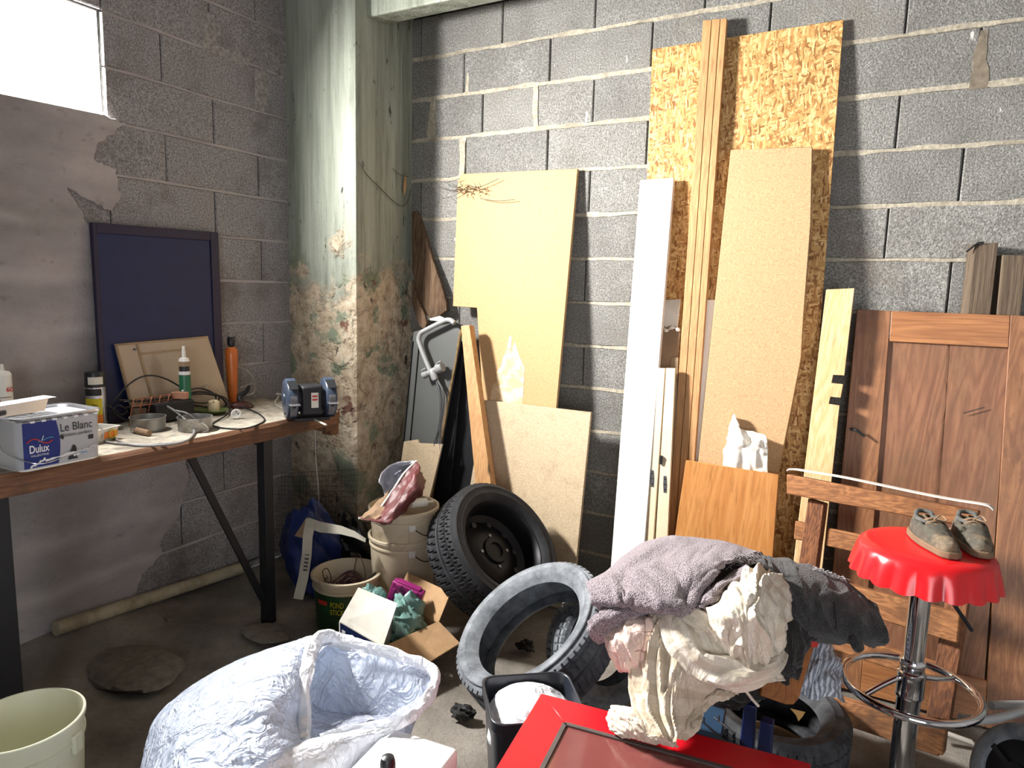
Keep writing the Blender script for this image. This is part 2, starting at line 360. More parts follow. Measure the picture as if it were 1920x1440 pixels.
M_strip = plain('shade_greyed_strip', (168, 164, 150), .7, var=.1, sc=10)  # white strip, its base colour greyed to carry the shade it stands in
M_paper = plain('torn_white_paper', (236, 232, 222), .85, var=.08, sc=40, dirt=(176, 166, 150), dsc=18)
M_navy = plain('navy_paint', (18, 32, 74), .5, var=.1, bump=.03, spec=.4)
M_navyf = plain('dark_plum_paint', (34, 29, 56), .5, var=.1, bump=.03, spec=.4)
M_greyp = plain('grey_panel_paint', (92, 94, 92), .45, var=.06, sc=4, bump=.02)
M_gold = plain('worn_gold_trim', (150, 124, 82), .5, .3, var=.3, sc=40, dirt=(60, 50, 40), dsc=20)
M_black = plain('black_plastic', (26, 28, 32), .4, var=.15, bump=.03, spec=.5)
M_blackm = plain('black_painted_steel', (20, 21, 26), .55, var=.2, bump=.05)
M_bin = plain('black_bin_plastic', (34, 38, 46), .33, var=.06, bump=.02, spec=.5)
def make_rubber(name, base, dust, lo, hi):
    a = N(name); n = a.noise(14, det=8, rough=.7); k = a.mix(a.mask(n, lo, hi), C(*base), C(*dust))
    return a.out(k, .72, 0, a.bump(a.noise(120, det=3), .25, .004), .4)
M_rub = make_rubber('tyre_rubber', (24, 25, 28), (44, 46, 50), .45, .75)
M_rubd = make_rubber('dusty_tyre_rubber', (70, 74, 79), (146, 151, 156), .34, .8)
M_rubm = make_rubber('faintly_dusty_tyre_rubber', (36, 37, 40), (92, 94, 98), .4, .8)
M_steel = plain('dull_steel', (120, 122, 124), .42, .9, var=.15, sc=20, bump=.08)
M_rim = plain('black_steel_rim', (28, 28, 30), .45, .6, var=.2)
M_alu = plain('tarnished_aluminium', (168, 166, 162), .45, .85, var=.2, sc=12, dirt=(78, 72, 64), dsc=8)
M_chrome = plain('chrome', (226, 228, 232), .07, 1, var=.02, bump=0)
M_galv = plain('grey_plastic_coating', (166, 168, 168), .4, .2, var=.05, bump=.02)
M_red = plain('glossy_red_plastic', (206, 26, 32), .26, var=.05, bump=.01, spec=.55)
M_redt = plain('red_lacquer', (206, 22, 34), .32, var=.05, bump=.01, spec=.5)
M_bucket = plain('stained_cream_plastic', (206, 192, 166), .45, var=.06, sc=6, bump=.03, dirt=(140, 116, 86), dsc=9, dlo=.56, dhi=.78)
M_bucketw = plain('white_bucket_plastic', (204, 204, 180), .4, var=.05, sc=5, bump=.03, dirt=(140, 112, 84), dsc=5, dlo=.6, dhi=.72)
M_pond = plain('green_bucket_label', (26, 74, 38), .4, var=.3, sc=7, dirt=(18, 26, 22), dsc=5)
M_yellow = plain('yellow_print', (222, 206, 40), .5, bump=0)
M_redp = plain('red_print', (196, 52, 44), .5, bump=0)
M_darkp = plain('dark_print', (34, 34, 38), .5, bump=0)
M_whitep = plain('white_print', (232, 232, 234), .5, bump=0, var=.03)
M_bluep = plain('blue_label', (20, 44, 116), .35, var=.1, sc=6)
M_bluel = plain('pale_blue_print', (84, 150, 200), .5, bump=0)
M_orangep = plain('orange_print', (232, 132, 30), .5, bump=0)
M_silverl = plain('silver_grey_label', (178, 180, 184), .4, var=.04, sc=5, bump=.02)
M_tin = plain('bright_tin', (214, 218, 224), .22, .9, var=.05, sc=5, bump=.03)
M_whitepl = plain('white_plastic', (226, 224, 216), .4, var=.04, bump=.02)
M_orange = plain('orange_varnish', (196, 104, 42), .3, var=.12, sc=8, bump=.02)
M_greenl = plain('green_tube_label', (38, 108, 74), .4, var=.1)
M_wax = plain('candle_wax', (226, 210, 170), .5, var=.06, sc=10)
M_greend = plain('green_glazed_dish', (94, 108, 58), .3, var=.15)
M_brown = plain('brown_lacquer', (78, 40, 32), .35, var=.2, sc=10)
M_copper = plain('copper_wire', (176, 112, 84), .4, .5, var=.15)
M_brick = plain('sanding_block', (196, 140, 112), .85, var=.1)
M_cable = plain('black_cable', (30, 30, 32), .5, var=.1, bump=0)
M_cableg = plain('grey_cable', (138, 136, 134), .5, var=.12, bump=0, dirt=(74, 72, 70), dsc=12)
M_cablew = plain('pale_grey_cable', (176, 172, 164), .5, var=.08, bump=0)
M_grind = plain('blue_grey_enamel', (58, 68, 84), .32, .1, var=.12, sc=10, bump=.05)
M_stone = plain('grinding_stone', (112, 112, 116), .9, var=.2, sc=120)
M_pipe = plain('cream_plastic_pipe', (178, 168, 142), .45, var=.1, dirt=(120, 108, 84), dsc=8)
M_wire = plain('rusty_wire', (92, 80, 66), .6, .5, var=.3, sc=30, bump=0)
M_plum = plain('magenta_plastic', (142, 34, 104), .4, var=.08, bump=.02)
M_foilred = plain('dark_red_foil', (96, 46, 46), .5, var=.2, sc=14, bump=.2, bsc=30)
M_foilin = plain('silver_foil', (196, 196, 204), .3, .5, var=.15, sc=12, bump=.3, bsc=30)
M_wires = plain('purple_brown_wire_coil', (104, 70, 74), .5, var=.25, sc=20)
M_bluebag = plain('blue_plastic_sack', (24, 42, 96), .4, var=.25, sc=10, bump=.5, bsc=20)
M_blackbag = plain('black_plastic_sack', (22, 23, 24), .35, var=.3, sc=12, bump=.6, bsc=24, dirt=(150, 144, 130), dsc=16, dlo=.72, dhi=.75)
M_bluepl = plain('blue_plastic', (14, 32, 82), .4, var=.1)
M_bluedk = plain('dark_blue_plastic', (38, 60, 82), .4, var=.12)
M_foam = plain('expanded_polystyrene', (246, 246, 248), .8, var=.03, sc=80, bump=.15, bsc=120)
M_flat = plain('flat_white_strip', (222, 218, 208), .55, var=.05)
M_char = plain('charred_wood', (22, 21, 21), .75, var=.4, sc=20, bump=.8, bsc=30)
M_rubble = plain('stone_flake', (120, 114, 104), .95, var=.2, sc=30, bump=.6)
M_twig = plain('dry_twig', (96, 76, 56), .95, var=.3, sc=30)
M_twine = plain('dusty_cobweb', (86, 80, 72), .95, var=.2)
M_shoe = plain('worn_olive_canvas', (78, 74, 64), .9, var=.25, sc=40, bump=.4, bsc=140, dirt=(150, 126, 96), dsc=10)
M_sole = plain('tan_shoe_sole', (116, 92, 70), .8, var=.15)
M_lining = plain('shoe_lining', (88, 88, 84), .95, var=.2, sc=60, bump=.3)
M_board = plain('brown_board_back', (156, 132, 102), .7, var=.1, sc=20, dirt=(120, 98, 74), dsc=6)
M_sheen = plain('dusty_translucent_panel', (170, 152, 130), .22, var=.12, sc=3, bump=.02, spec=.5)
M_tan = plain('tan_leather_edge', (196, 150, 86), .7, var=.1)
M_handle = wood('chestnut_panel', (178, 112, 52), (134, 78, 34), 'z', rough=.4, sc=.8)
F_grey = fabric('grey_wool_tweed', (182, 170, 174), (122, 110, 116), 330, bump=.9, sc=240)
F_dark = fabric('charcoal_wool', (66, 66, 66), (38, 38, 38), 300, bump=.7, sc=60)
F_black = fabric('black_brown_cotton', (48, 42, 40), (28, 24, 24), 420, bump=.25, crease=.25, csc=7)
F_cream = fabric('cream_cotton', (242, 235, 222), (222, 210, 190), 900, bump=.08, sc=9, stripes=(7.0, (206, 194, 172), .55, 0), crease=.32, csc=8)
F_creamb = fabric('stained_cream_cotton', (234, 223, 205), (208, 192, 168), 900, bump=.08, sc=6, stripes=(5.0, (190, 174, 150), .6, 1), stain=(168, 144, 112), crease=.25, csc=8)
F_pink = fabric('pinkish_white_cotton', (240, 220, 208), (220, 192, 178), 900, bump=.08, lines=(7.0, 5.0, (112, 52, 46), .09, .45), crease=.3, csc=8)
F_stripe = fabric('navy_white_stripe', (240, 244, 252), (214, 220, 234), 800, bump=.08, stripes=(11.0, (24, 32, 58), .42, 0))
F_fray = fabric('frayed_thread', (206, 200, 200), (150, 144, 144), 500)
M_teal = plain('teal_plastic_film', (128, 168, 160), .3, var=.2, sc=10, bump=.5, bsc=24, spec=.5)
def make_film(name, col, alpha, trans, rough, bst, coat=0):
    a = N(name); n = a.noise(5, det=3, rough=.5, dist=1.6); n2 = a.noise(13, det=3, rough=.5, dist=1.8)
    rd = a.math('ADD', a.math('ABSOLUTE', a.math('SUBTRACT', n, .5)), a.math('MULTIPLY', a.math('ABSOLUTE', a.math('SUBTRACT', n2, .5)), .7))
    nr = a.bump(a.math('MULTIPLY', rd, -2.0), bst, .04)
    a.out(C(*col), rough, 0, nr, .9)
    tr = a.n.new('ShaderNodeBsdfTransparent'); tl = a.n.new('ShaderNodeBsdfTranslucent'); tl.inputs[0].default_value = C(*col); a.L.new(nr, tl.inputs['Normal'])
    m1 = a.n.new('ShaderNodeMixShader'); m1.inputs[0].default_value = trans; a.L.new(a.b.outputs[0], m1.inputs[1]); a.L.new(tl.outputs[0], m1.inputs[2])
    m2 = a.n.new('ShaderNodeMixShader'); m2.inputs[0].default_value = alpha; a.L.new(m1.outputs[0], m2.inputs[1]); a.L.new(tr.outputs[0], m2.inputs[2])
    a.L.new(m2.outputs[0], a.n['Material Output'].inputs[0]); return a.m
M_film = make_film('clear_bin_liner_film', (228, 236, 249), .16, .36, .14, .8)
M_filmd = make_film('thin_bin_liner_film', (206, 212, 226), .34, .30, .14, .8)
M_filmw = make_film('white_carrier_film', (244, 246, 250), .05, .25, .25, .45)
def make_glass(name, tint, alpha, rough=.03):
    a = N(name); a.out(C(*tint), rough, 0, None, .8)
    tr = a.n.new('ShaderNodeBsdfTransparent'); tr.inputs[0].default_value = (.9, .9, .9, 1); m2 = a.n.new('ShaderNodeMixShader'); m2.inputs[0].default_value = alpha
    a.L.new(a.b.outputs[0], m2.inputs[1]); a.L.new(tr.outputs[0], m2.inputs[2]); a.L.new(m2.outputs[0], a.n['Material Output'].inputs[0]); return a.m
M_pane = make_glass('window_glass', (220, 224, 226), .93)
M_table = plain('dusty_smoked_glass_over_red', (120, 66, 62), .12, var=.12, sc=5, bump=.0, dirt=(150, 110, 100), dsc=6, dlo=.55, dhi=.8, spec=.8)
M_gasket = plain('grey_rubber_gasket', (84, 76, 72), .5, var=.1)

# ------------------------------------------------------------------ the room
XR = 5.2; YF = -5.0; HC = 2.98
def fl(x, y):
    h = fbm(np.array([x*2.1]), np.array([y*2.1]), 5, 4)[0]*.018
    e = max(0, 1-x/.62)*max(0, min(1, (-y-.5)/1.0))
    return h+.085*e*e+.02*e
fm = MB(); nx, ny = 120, 120
for j in range(ny+1):
    for i in range(nx+1):
        x = -.02+(XR+.02)*(i/nx)**1.15; y = YF+(0.0-YF)*(j/ny)**.8; fm.v.append(Vector((x, y, min(fl(x, y), .10)-.012)))
fm.f = [(j*(nx+1)+i, j*(nx+1)+i+1, (j+1)*(nx+1)+i+1, (j+1)*(nx+1)+i) for j in range(ny) for i in range(nx)]
floor = struct(fm.build('floor', M_floor, smooth=True))
MB().box((XR/2, YF/2, -.12), (XR+.6, -YF+.6, .1)).build('slab', M_gap, floor)
ceil = struct(MB().box((XR/2, YF/2, HC+.06), (XR+.6, -YF+.6, .12)).build('ceiling', M_ceil))
wb = struct(MB().box((XR/2, .112, HC/2), (XR+.6, .2, HC)).build('wall_back', M_gap))
wl = MB(); WZ0, WZ1, WY0, WY1 = 2.06, 2.463, -1.85, -1.345
wl.box((-.112, (WY1+0)/2, HC/2), (.2, -WY1, HC)); wl.box((-.112, (WY0+YF)/2, HC/2), (.2, WY0-YF, HC))
wl.box((-.112, (WY0+WY1)/2, WZ0/2), (.2, WY1-WY0, WZ0)); wl.box((-.112, (WY0+WY1)/2, (HC+WZ1)/2), (.2, WY1-WY0, HC-WZ1))
wl = struct(wl.build('wall_left', M_gap))
struct(MB().box((XR+.11, YF/2, HC/2), (.2, -YF+.4, HC)).build('wall_right', M_block_l))
fw = MB(); fw.box((3.0/2, YF-.11, HC/2), (3.0, .2, HC)); fw.box((5.0, YF-.11, HC/2), (.6, .2, HC)); fw.box((3.9, YF-.11, (HC+2.3)/2), (1.7, .2, HC-2.3))  # unseen wall, with an opening made for the added fill light
struct(fw.build('wall_front', M_block_l))
# blockwork: every block its own piece, proud of the recessed joints
def block(name, o, u, v, n, w, h, mt, parent):
    e = .004; d = .012; mb = MB(); o, u, v, n = map(Vector, (o, u, v, n)); j = lambda: rnd.uniform(-.0015, .0015)
    q = [(0, 0), (w, 0), (w, h), (0, h)]; q2 = [(e, e), (w-e, e), (w-e, h-e), (e, h-e)]; off = rnd.uniform(-.0015, .0035)
    vs = [o+u*a+v*b-n*d for a, b in q]+[o+u*a+v*b+n*(off-e) for a, b in q]+[o+u*(a+j())+v*(b+j())+n*off for a, b in q2]
    fs = [(8, 9, 10, 11)]+[(k, (k+1) % 4, (k+1) % 4+4, k+4) for k in range(4)]+[(k+4, (k+1) % 4+4, (k+1) % 4+8, k+8) for k in range(4)]
    mb.add(vs, fs); return mb.build(name, mt, parent)
def mortar(name, o, u, v, n, L, w, parent, mt, vert=False, seed=0):
    k = max(4, int(L/.03)); mb = MB(); o, u, v, n = map(Vector, (o, u, v, n)); vs = []
    for i in range(k+1):
        t = i/k*L; a = w*(.5+.55*fbm(np.array([t*9.]), np.array([seed*1.7]), 3)[0]); b = -w*(.5+.55*fbm(np.array([t*9.]), np.array([seed*1.7+50]), 4)[0])
        p = .002+.002*abs(fbm(np.array([t*14.]), np.array([seed+.5]), 9)[0])
        vs += [o+u*t+v*(b-.002)-n*.008, o+u*t+v*b+n*p, o+u*t+v*a+n*p, o+u*t+v*(a+.002)-n*.008]
    fs = [(i*4+c, i*4+4+c, i*4+5+c, i*4+1+c) for i in range(k) for c in range(3)]
    mb.add(vs, fs); return mb.build(name, mt, parent)
HB = .202
for r in range(-1, 14):
    z0 = 2.608-HB*r; zt = min(z0+HB, HC)
    if zt < .02: continue
    z0 = max(z0, 0.0)
    if r == 2: xs = [.46, .587, .893, 1.189, 1.481, 1.97, 2.452, 2.934, 3.415, 3.9, 4.38, 4.86, 5.2]
    else:
        st = (.515 if r % 2 == 0 else .775); xs = [.05]+[st+.4815*k+rnd.uniform(-.006, .006) for k in range(-1 if st > .6 else 0, 11)]
        xs = [x for x in xs if x < 5.19]+[5.2]
    for a, b in zip(xs[:-1], xs[1:]):
        g0 = .003; g1 = .003
        if r == 2 and abs(a-.587) < .01 or r == 3 and abs(a-.775) < .02: g0 = .022
        if r == 2 and abs(b-.587) < .01 or r == 3 and abs(b-.775) < .02: g1 = .014
        block('block', (a+g0, 0, z0+.005), (1, 0, 0), (0, 0, 1), (0, -1, 0), b-a-g0-g1, zt-z0-.010, M_block, wb)
    if r >= 0 and z0 > .05: mortar('mortar_bed', (.02, 0, z0), (1, 0, 0), (0, 0, 1), (0, -1, 0), 5.16, .017 if r < 5 else .013, wb, M_mortar, seed=r)
for (x, zc, w, mt) in ((.590, 2.305, .05, M_mortar), (1.189, 2.305, .028, M_mortar), (.780, 2.103, .034, M_mortar), (.80, 2.507, .012, M_mortar), (2.945, 2.29, .04, M_smear)):
    mortar('mortar_joint', (x, 0, zc-.098), (0, 0, 1), (1, 0, 0), (0, -1, 0), .196, w, wb, mt, seed=int(x*50))
for r in range(-3, 13):
    z0 = 2.261-HB*r; zt = z0+HB
    if r == -3: zt = HC
    if z0 < 0: z0 = 0
    if z0 > HC-.02: continue
    st = -.855 if r % 2 else -.605
    ys = [0.0]+[st-.49*k+rnd.uniform(-.006, .006) for k in range(-1 if st < -.7 else 0, 6)]
    for b, a in zip(ys[:-1], ys[1:]):
        segs = [(a, b)]
        if zt > WZ0+.01 and z0 < WZ1-.01:
            segs = []
            if b > WY1: segs.append((max(a, WY1), b))
            if a < WY0: segs.append((a, min(b, WY0)))
        for a_, b_ in segs:
            if b_-a_ > .03: block('block', (0, b_-.003, z0+.004), (0, -1, 0), (0, 0, 1), (1, 0, 0), b_-a_-.006, zt-z0-.008, M_block_l, wl)
    if z0 > .05 and r > -3:
        L = 3.3 if not (WZ0-.01 < z0 < WZ1+.01) else -WY1+.025
        mortar('mortar_bed', (0, -.02, z0), (0, -1, 0), (0, 0, 1), (1, 0, 0), L-.05, .010, wl, M_plaster, seed=40+r)
# render smeared over the blocks
def slab_x(name, poly, t, mt, parent):
    return MB().prism([Vector((t, p.y, p.z)) for p in poly], (-t-.003, 0, 0)).build(name, mt, parent, bevel=.004, seg=1)
def rough_edge(pts, amp, n=6, seed=1):
    out = []; r = random.Random(seed)
    for a, b in zip(pts[:-1], pts[1:]):
        for i in range(n):
            out.append(a.lerp(b, i/n)+Vector((0, r.uniform(-amp, amp), r.uniform(-amp, amp))))
    return out+[pts[-1]]
e = rough_edge([onx(*p, 0) for p in ((196, 219), (235, 232), (182, 268), (172, 300), (212, 318), (224, 372), (202, 396), (172, 380), (120, 352), (150, 395), (168, 440), (210, 560), (215, 760), (340, 850), (352, 890), (332, 962), (322, 985), (296, 1012), (300, 1040), (262, 1075), (252, 1116))], .006)
slab_x('render_patch', e+[Vector((0, -2.0, .02)), Vector((0, -3.4, .02)), Vector((0, -3.4, 2.055)), Vector((0, -2.1, 2.055))], .014, M_plaster, wl)
e = rough_edge([onx(*p, 0) for p in ((388, 20), (402, 28), (415, 60), (400, 80), (470, 108), (462, 130), (425, 112), (380, 96), (376, 50))], .006, 4)
slab_x('render_patch', e[:-1], .004, M_patch, wl)
e = rough_edge([onx(*p, 0) for p in ((478, 128), (500, 122), (505, 190), (492, 214), (474, 200))], .006, 4)
slab_x('render_patch', e[:-1], .004, M_patch, wl)
e = rough_edge([onx(*p, 0) for p in ((540, 40), (556, 48), (556, 168), (520, 150), (508, 90))], .006, 4)
slab_x('render_patch', e[:-1], .004, M_patch, wl)
# window: reveal, frame, pane
win = bpy.data.objects.new('window_1', None); COL.objects.link(win); struct(win)
f = MB(); yc = (WY0+WY1)/2; zc = (WZ0+WZ1)/2
for s_ in (-1, 1):
    f.box((-.03, yc+s_*((WY1-WY0)/2-.0025), zc), (.03, .005, WZ1-WZ0)); f.box((-.03, yc, zc+s_*((WZ1-WZ0)/2-.0025)), (.03, WY1-WY0-.01, .005))
f.build('window_frame', M_white, win, bevel=.003)
MB().box((-.03, yc, zc), (.004, WY1-WY0-.01, WZ1-WZ0-.01)).build('pane', M_pane, win)
MB().box((-.125, yc, WZ0+.004), (.165, WY1-WY0-.02, .008)).build('window_sill', M_whitep, win)
MB().box((-.125, yc, WZ1-.004), (.165, WY1-WY0-.02, .008)).build('reveal_lining', M_whitep, win)
for y_ in (WY0+.004, WY1-.004): MB().box((-.125, y_, zc), (.165, .008, WZ1-WZ0)).build('reveal_lining', M_whitep, win)
# pillar and beam
PX, PY = .46, -.433
pm = MB(); n_ = 90
prof = [(0.0, PY+.005), (.10, PY), (.2, PY), (.3, PY), (PX-.02, PY), (PX-.005, PY+.006), (PX, PY+.022), (PX, -.32), (PX, -.22), (PX, -.1), (PX, .01)]
for j in range(n_+1):
    z = HC*j/n_
    for i, (x, y) in enumerate(prof):
        a = fbm(np.array([x*9+y*7.]), np.array([z*6.]), 11, 4)[0]; lo = 1.0 if z < 1.5 else .35; c_ = 2.0 if i in (4, 5, 6) else 1.0
        d = a*.010*lo*c_
        nx_ = Vector((0, -1, 0)) if i < 5 else (Vector((.7, -.7, 0)) if i == 5 else Vector((1, 0, 0)))
        pm.v.append(Vector((x, y, z))+nx_*d)
m_ = len(prof); pm.f = [(j*m_+i, j*m_+i+1, (j+1)*m_+i+1, (j+1)*m_+i) for j in range(n_) for i in range(m_-1)]
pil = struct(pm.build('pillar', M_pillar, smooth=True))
bm_ = MB(); bm_.prism([(PX-.01, -.35, 2.70), (PX-.01, -.35, HC+.02), (PX-.01, -.205, HC+.02), (PX-.01, -.205, 2.715)], (XR-PX, 0, 0))
struct(bm_.build('ceiling_beam', M_pillar, bevel=.008))
# ------------------------------------------------------------------ boards leaning on the back wall
class Lean:
    """plane leaning on the back wall: at height zt it is yt from the wall, at the floor yb"""
    def __init__(s, yt, zt, yb, skew=0):
        s.p = Vector((0, yb, 0)); d = Vector((0, yt-yb, zt)); s.n = Vector((-skew, d.z, -d.y)).normalized()   # points to the wall
    def __call__(s, px, py): return onplane(px, py, s.p, s.n)
def toz(a, b, z=.004): return a+(b-a)*((z-a.z)/(b.z-a.z))
def board(pl, top, low, thick, z=.006):
    """front outline: top row of pixels left to right, then the lower end of both side edges carried on down to height z"""
    t = [pl(*p) for p in top]; l = pl(*low[0]); r = pl(*low[1])
    if z is not None: l = toz(t[0], l, z); r = toz(t[-1], r, z)
    return MB().prism(t+[r, l], pl.n*thick)
def leanb(name, pl, top, low, thick, mt, label, cat='board', z=.006, bevel=.0015, group=None):
    return tag(board(pl, top, low, thick, z).build(name, mt, bevel=bevel, seg=1), label, cat, group)
# OSB sheet
leanb('strand_board', Lean(-.022, 2.48, -.20), [(1223, 92), (1300, 80), (1400, 65), (1582, 36)], [(1213, 332), (1542, 560)], .015, M_osb, 'large tall oriented strand board sheet leaning behind the wooden slats')
# yellow fibreboard with a notch
P = Lean(-.03, 2.02, -.24)
t = [P(*p) for p in ((866, 326), (1083, 316), (1043, 765))]; l = [P(*p) for p in ((905, 750), (894, 577), (849, 574), (858, 345))]
leanT = MB().prism([P(858, 345), P(860, 332)]+t[:2]+[toz(t[1], t[2], .006), toz(l[1], l[0], .006)]+l[1:3], P.n*.019)
fb = thing('notched_fibreboard', 'tall yellow fibreboard with notched lower left corner leaning on the block wall', 'board')
leanT.build('panel', M_mdf, fb, bevel=.0015, seg=1)
e = [P(*p) for p in ((955, 630), (960, 632), (958, 660), (966, 640), (974, 668), (984, 690), (980, 758), (918, 752), (924, 722), (932, 716), (931, 698), (940, 686), (944, 668), (950, 655))]
lab(MB().prism([q-P.n*.0012 for q in e], P.n*.001).build('scraped_patch', M_scr, fb), 'pale scraped patch low on the face')
P2 = Lean(-.175, .93, -.285)
leanb('pale_fibreboard', P2, [(908, 750), (1108, 773)], [(878, 930), (1080, 1060)], .019, M_mdf2, 'shorter pale fibreboard standing in front of the notched one')
# white board, slats, chipboard, orange panel
leanb('white_board', Lean(-.105, 1.92, -.36), [(1200, 338), (1263, 333)], [(1146, 1050), (1206, 1050)], .026, M_white, 'tall narrow white painted board leaning left of the strand board')
for i, (a, b, c_, d_) in enumerate((((1318, 38), (1334, 37), (1252, 1000), (1265, 1000)), ((1335, 36), (1350, 35), (1266, 1000), (1279, 1000)), ((1351, 35), (1363, 34), (1280, 1000), (1292, 1000)))):
    leanb('roof_batten', Lean(-.055, 2.53, -.262), [a, b], [c_, d_], .024, M_slat, ('leftmost of the three tall wooden slats before the strand board', 'middle of the three tall wooden slats before the strand board', 'rightmost of the three tall wooden slats, next to the chipboard')[i], 'slat', group='bundle of tall slats')
P = Lean(-.095, 2.0, -.272)
t = [P(*p) for p in ((1370, 281), (1523, 275), (1520, 420), (1506, 600), (1502, 672), (1484, 765), (1458, 895))]; l = P(1309, 866)
cb = MB().prism(t+[toz(t[5], t[6], .006), toz(t[0], l, .006)], P.n*.028)
tag(cb.build('chipboard_panel', M_chip, bevel=.002, seg=1), 'tall narrow chipboard panel with broken right edge in front of the strand board', 'board')
leanb('veneer_panel', Lean(-.238, .80, -.34), [(1286, 863), (1460, 890)], [(1264, 1015), (1449, 1038)], .018, M_veneer, 'low orange pine veneer panel standing before the chipboard')
PT = Lean(-.205, 1.17, -.345)
for i, (a, b, c_, d_) in enumerate((((1232, 690), (1247, 690), (1208, 1000), (1226, 1000)), ((1249, 690), (1266, 690), (1230, 1000), (1252, 1000)))):
    t_ = thing('door_lining_strip', ('left of two cream laminate strips with small hinge plates, beside the white board', 'right of two cream laminate strips with small hinge plates, beside the slats')[i], 'strip', 'cream lining strips')
    board(PT, [a, b], [c_, d_], .018).build('strip', M_cream, t_, bevel=.001, seg=1)
    h = ((1223, 897), (1247, 908))[i]; q = PT(*h); u = (PT(h[0], h[1]+10)-q).normalized()
    x_ = Vector((1, 0, 0)); hp = MB().prism([q+x_*a_+u*b_-PT.n*.0015 for a_, b_ in ((-.006, -.035), (.006, -.035), (.008, 0), (.006, .035), (-.006, .035), (-.008, 0))], PT.n*.001)
    hp.build('hinge_plate', M_steel, t_)
    for b_ in (-.022, 0, .022): MB().box(q+u*b_-PT.n*.002, (.005, .002, .005)).build('screw', M_blackm, t_)
q = PT(1240, 862); tag(MB().box(q-PT.n*.006, (.010, .012, .036)).build('spacer_block', M_blackm, bevel=.001), 'small black spacer wedged between the two cream strips', 'spacer')
leanb('white_strip', Lean(-.112, 1.5, -.222), [(1324, 562), (1341, 562)], [(1312, 700), (1330, 700)], .008, M_white, 'thin white strip between the slats and the chipboard panel', 'strip')
PC = Lean(-.112, 1.55, -.218)
leanb('pale_card_sheet', PC, [(1246, 562), (1276, 561)], [(1236, 640), (1268, 640)], .004, M_cardw, 'pale card sheet peeping out behind the slats and white board', 'sheet')
PC = Lean(-.128, 1.42, -.226)
t = [PC(*p) for p in ((1228, 612), (1238, 606), (1248, 614), (1258, 610), (1276, 616))]
cs = thing('crumpled_card', 'grey brown card with torn white top edge behind the slats', 'card')
MB().prism(t+[toz(t[4], PC(1268, 700), .3), toz(t[0], PC(1222, 700), .3)], PC.n*.004).build('sheet', M_kraft, cs)
mb = MB(); mb.tube([p-PC.n*.004 for p in spline([PC(*p) for p in ((1230, 618), (1240, 610), (1250, 620), (1262, 614), (1275, 620))], 16)], [.006+.004*math.sin(i*1.9) for i in range(16)], 6); mb.build('torn_edge', M_paper, cs, smooth=True)
leanb('cream_offcut', Lean(-.150, 1.25, -.245), [(1258, 670), (1272, 670)], [(1250, 760), (1268, 760)], .012, M_board, 'narrow tan offcut standing behind the cream strips', 'strip')
# torn white packet stuck on the chipboard
P = Lean(-.098, 2.0, -.275)
tp = thing('torn_paper_packet', 'crumpled torn white paper packet tucked behind the orange panel on the chipboard', 'packet')
rows = [[(1376, 780, .0), (1382, 776, .03), (1388, 800, .03), (1400, 806, .02), (1420, 808, .03), (1442, 815, .05)], [(1366, 815, .0), (1378, 812, .03), (1395, 815, .045), (1410, 825, .02), (1430, 820, .05), (1443, 828, .05)],
        [(1358, 845, .0), (1375, 838, .02), (1392, 842, .035), (1410, 842, .035), (1428, 846, .03), (1442, 848, .03)], [(1354, 890, .0), (1375, 890, .012), (1392, 890, .016), (1410, 890, .016), (1425, 890, .015), (1441, 890, .012)]]
sheet([[P(p[0], p[1])-P.n*(p[2]+.006) for p in r] for r in rows], 40, 34, lambda u, v: fbm(u*7, v*6, 3, 4)*.016).build('paper', M_paper, tp, solid=.002, smooth=True)
# notched plank
P = Lean(-.165, 1.50, -.36)
o_ = [P(*p) for p in ((1549, 543), (1602, 540), (1583, 704), (1562, 703), (1559, 718), (1581, 720), (1576, 746), (1557, 744), (1554, 757), (1574, 760), (1560, 892))]
l_ = P(1508, 885)
tag(MB().prism(o_[:10]+[toz(o_[9], o_[10], .006), toz(o_[0], l_, .006)], P.n*.027).build('notched_plank', M_pine_pale, bevel=.001, seg=1), 'pale pine plank with two square notches cut in its right edge', 'plank')
# door leaf
P = Lean(-.12, 1.42, -.30)
dr = thing('cupboard_door', 'old reddish brown framed wooden door with iron pin, leaning right', 'door')
def dp(mb, pts, t, off=0): return mb.prism([P(*p)-P.n*off for p in pts], P.n*t)
a0, a1 = P(1607, 580), P(1578, 890); b0, b1 = P(1671, 583), P(1646, 890)
MB().prism([a0, b0, toz(b0, b1), toz(a0, a1)], P.n*.030).build('left_stile', M_door, dr, bevel=.002)
c0 = P(1895, 591); d0 = P(1985, 596); c1 = P(1875, 905); d1 = P(1968, 905)
MB().prism([c0, d0, toz(d0, d1), toz(c0, c1)], P.n*.030).build('right_stile', M_door, dr, bevel=.002)
MB().prism([P(1671.5, 583), P(1894, 591), P(1891, 652), P(1668, 640)], P.n*.029).build('top_rail', M_doorx, dr, bevel=.002)
u_ = Vector((1, 0, 0)); zb = toz(b0, b1, .16); zc_ = toz(c0, c1, .16)
MB().prism([zb, zc_, toz(c0, c1), toz(b0, b1)], P.n*.029).build('bottom_rail', M_doorx, dr, bevel=.002)
for (x0, x1, y0, y1) in ((1668, 1782, 640, 647), (1783.2, 1892, 647, 653)):
    e = [P(x0, y0), P(x1, y1)]; lo = [toz(P(x0, y0), P(x0-25, 900), .15), toz(P(x1, y1), P(x1-18, 900), .15)]
    MB().prism([p+P.n*.011 for p in (e[0]+Vector((-.01, 0, .01)), e[1]+Vector((0, 0, .01)), lo[1], lo[0]+Vector((-.01, 0, 0)))], P.n*.010).build('door_panel', M_doorp, dr)
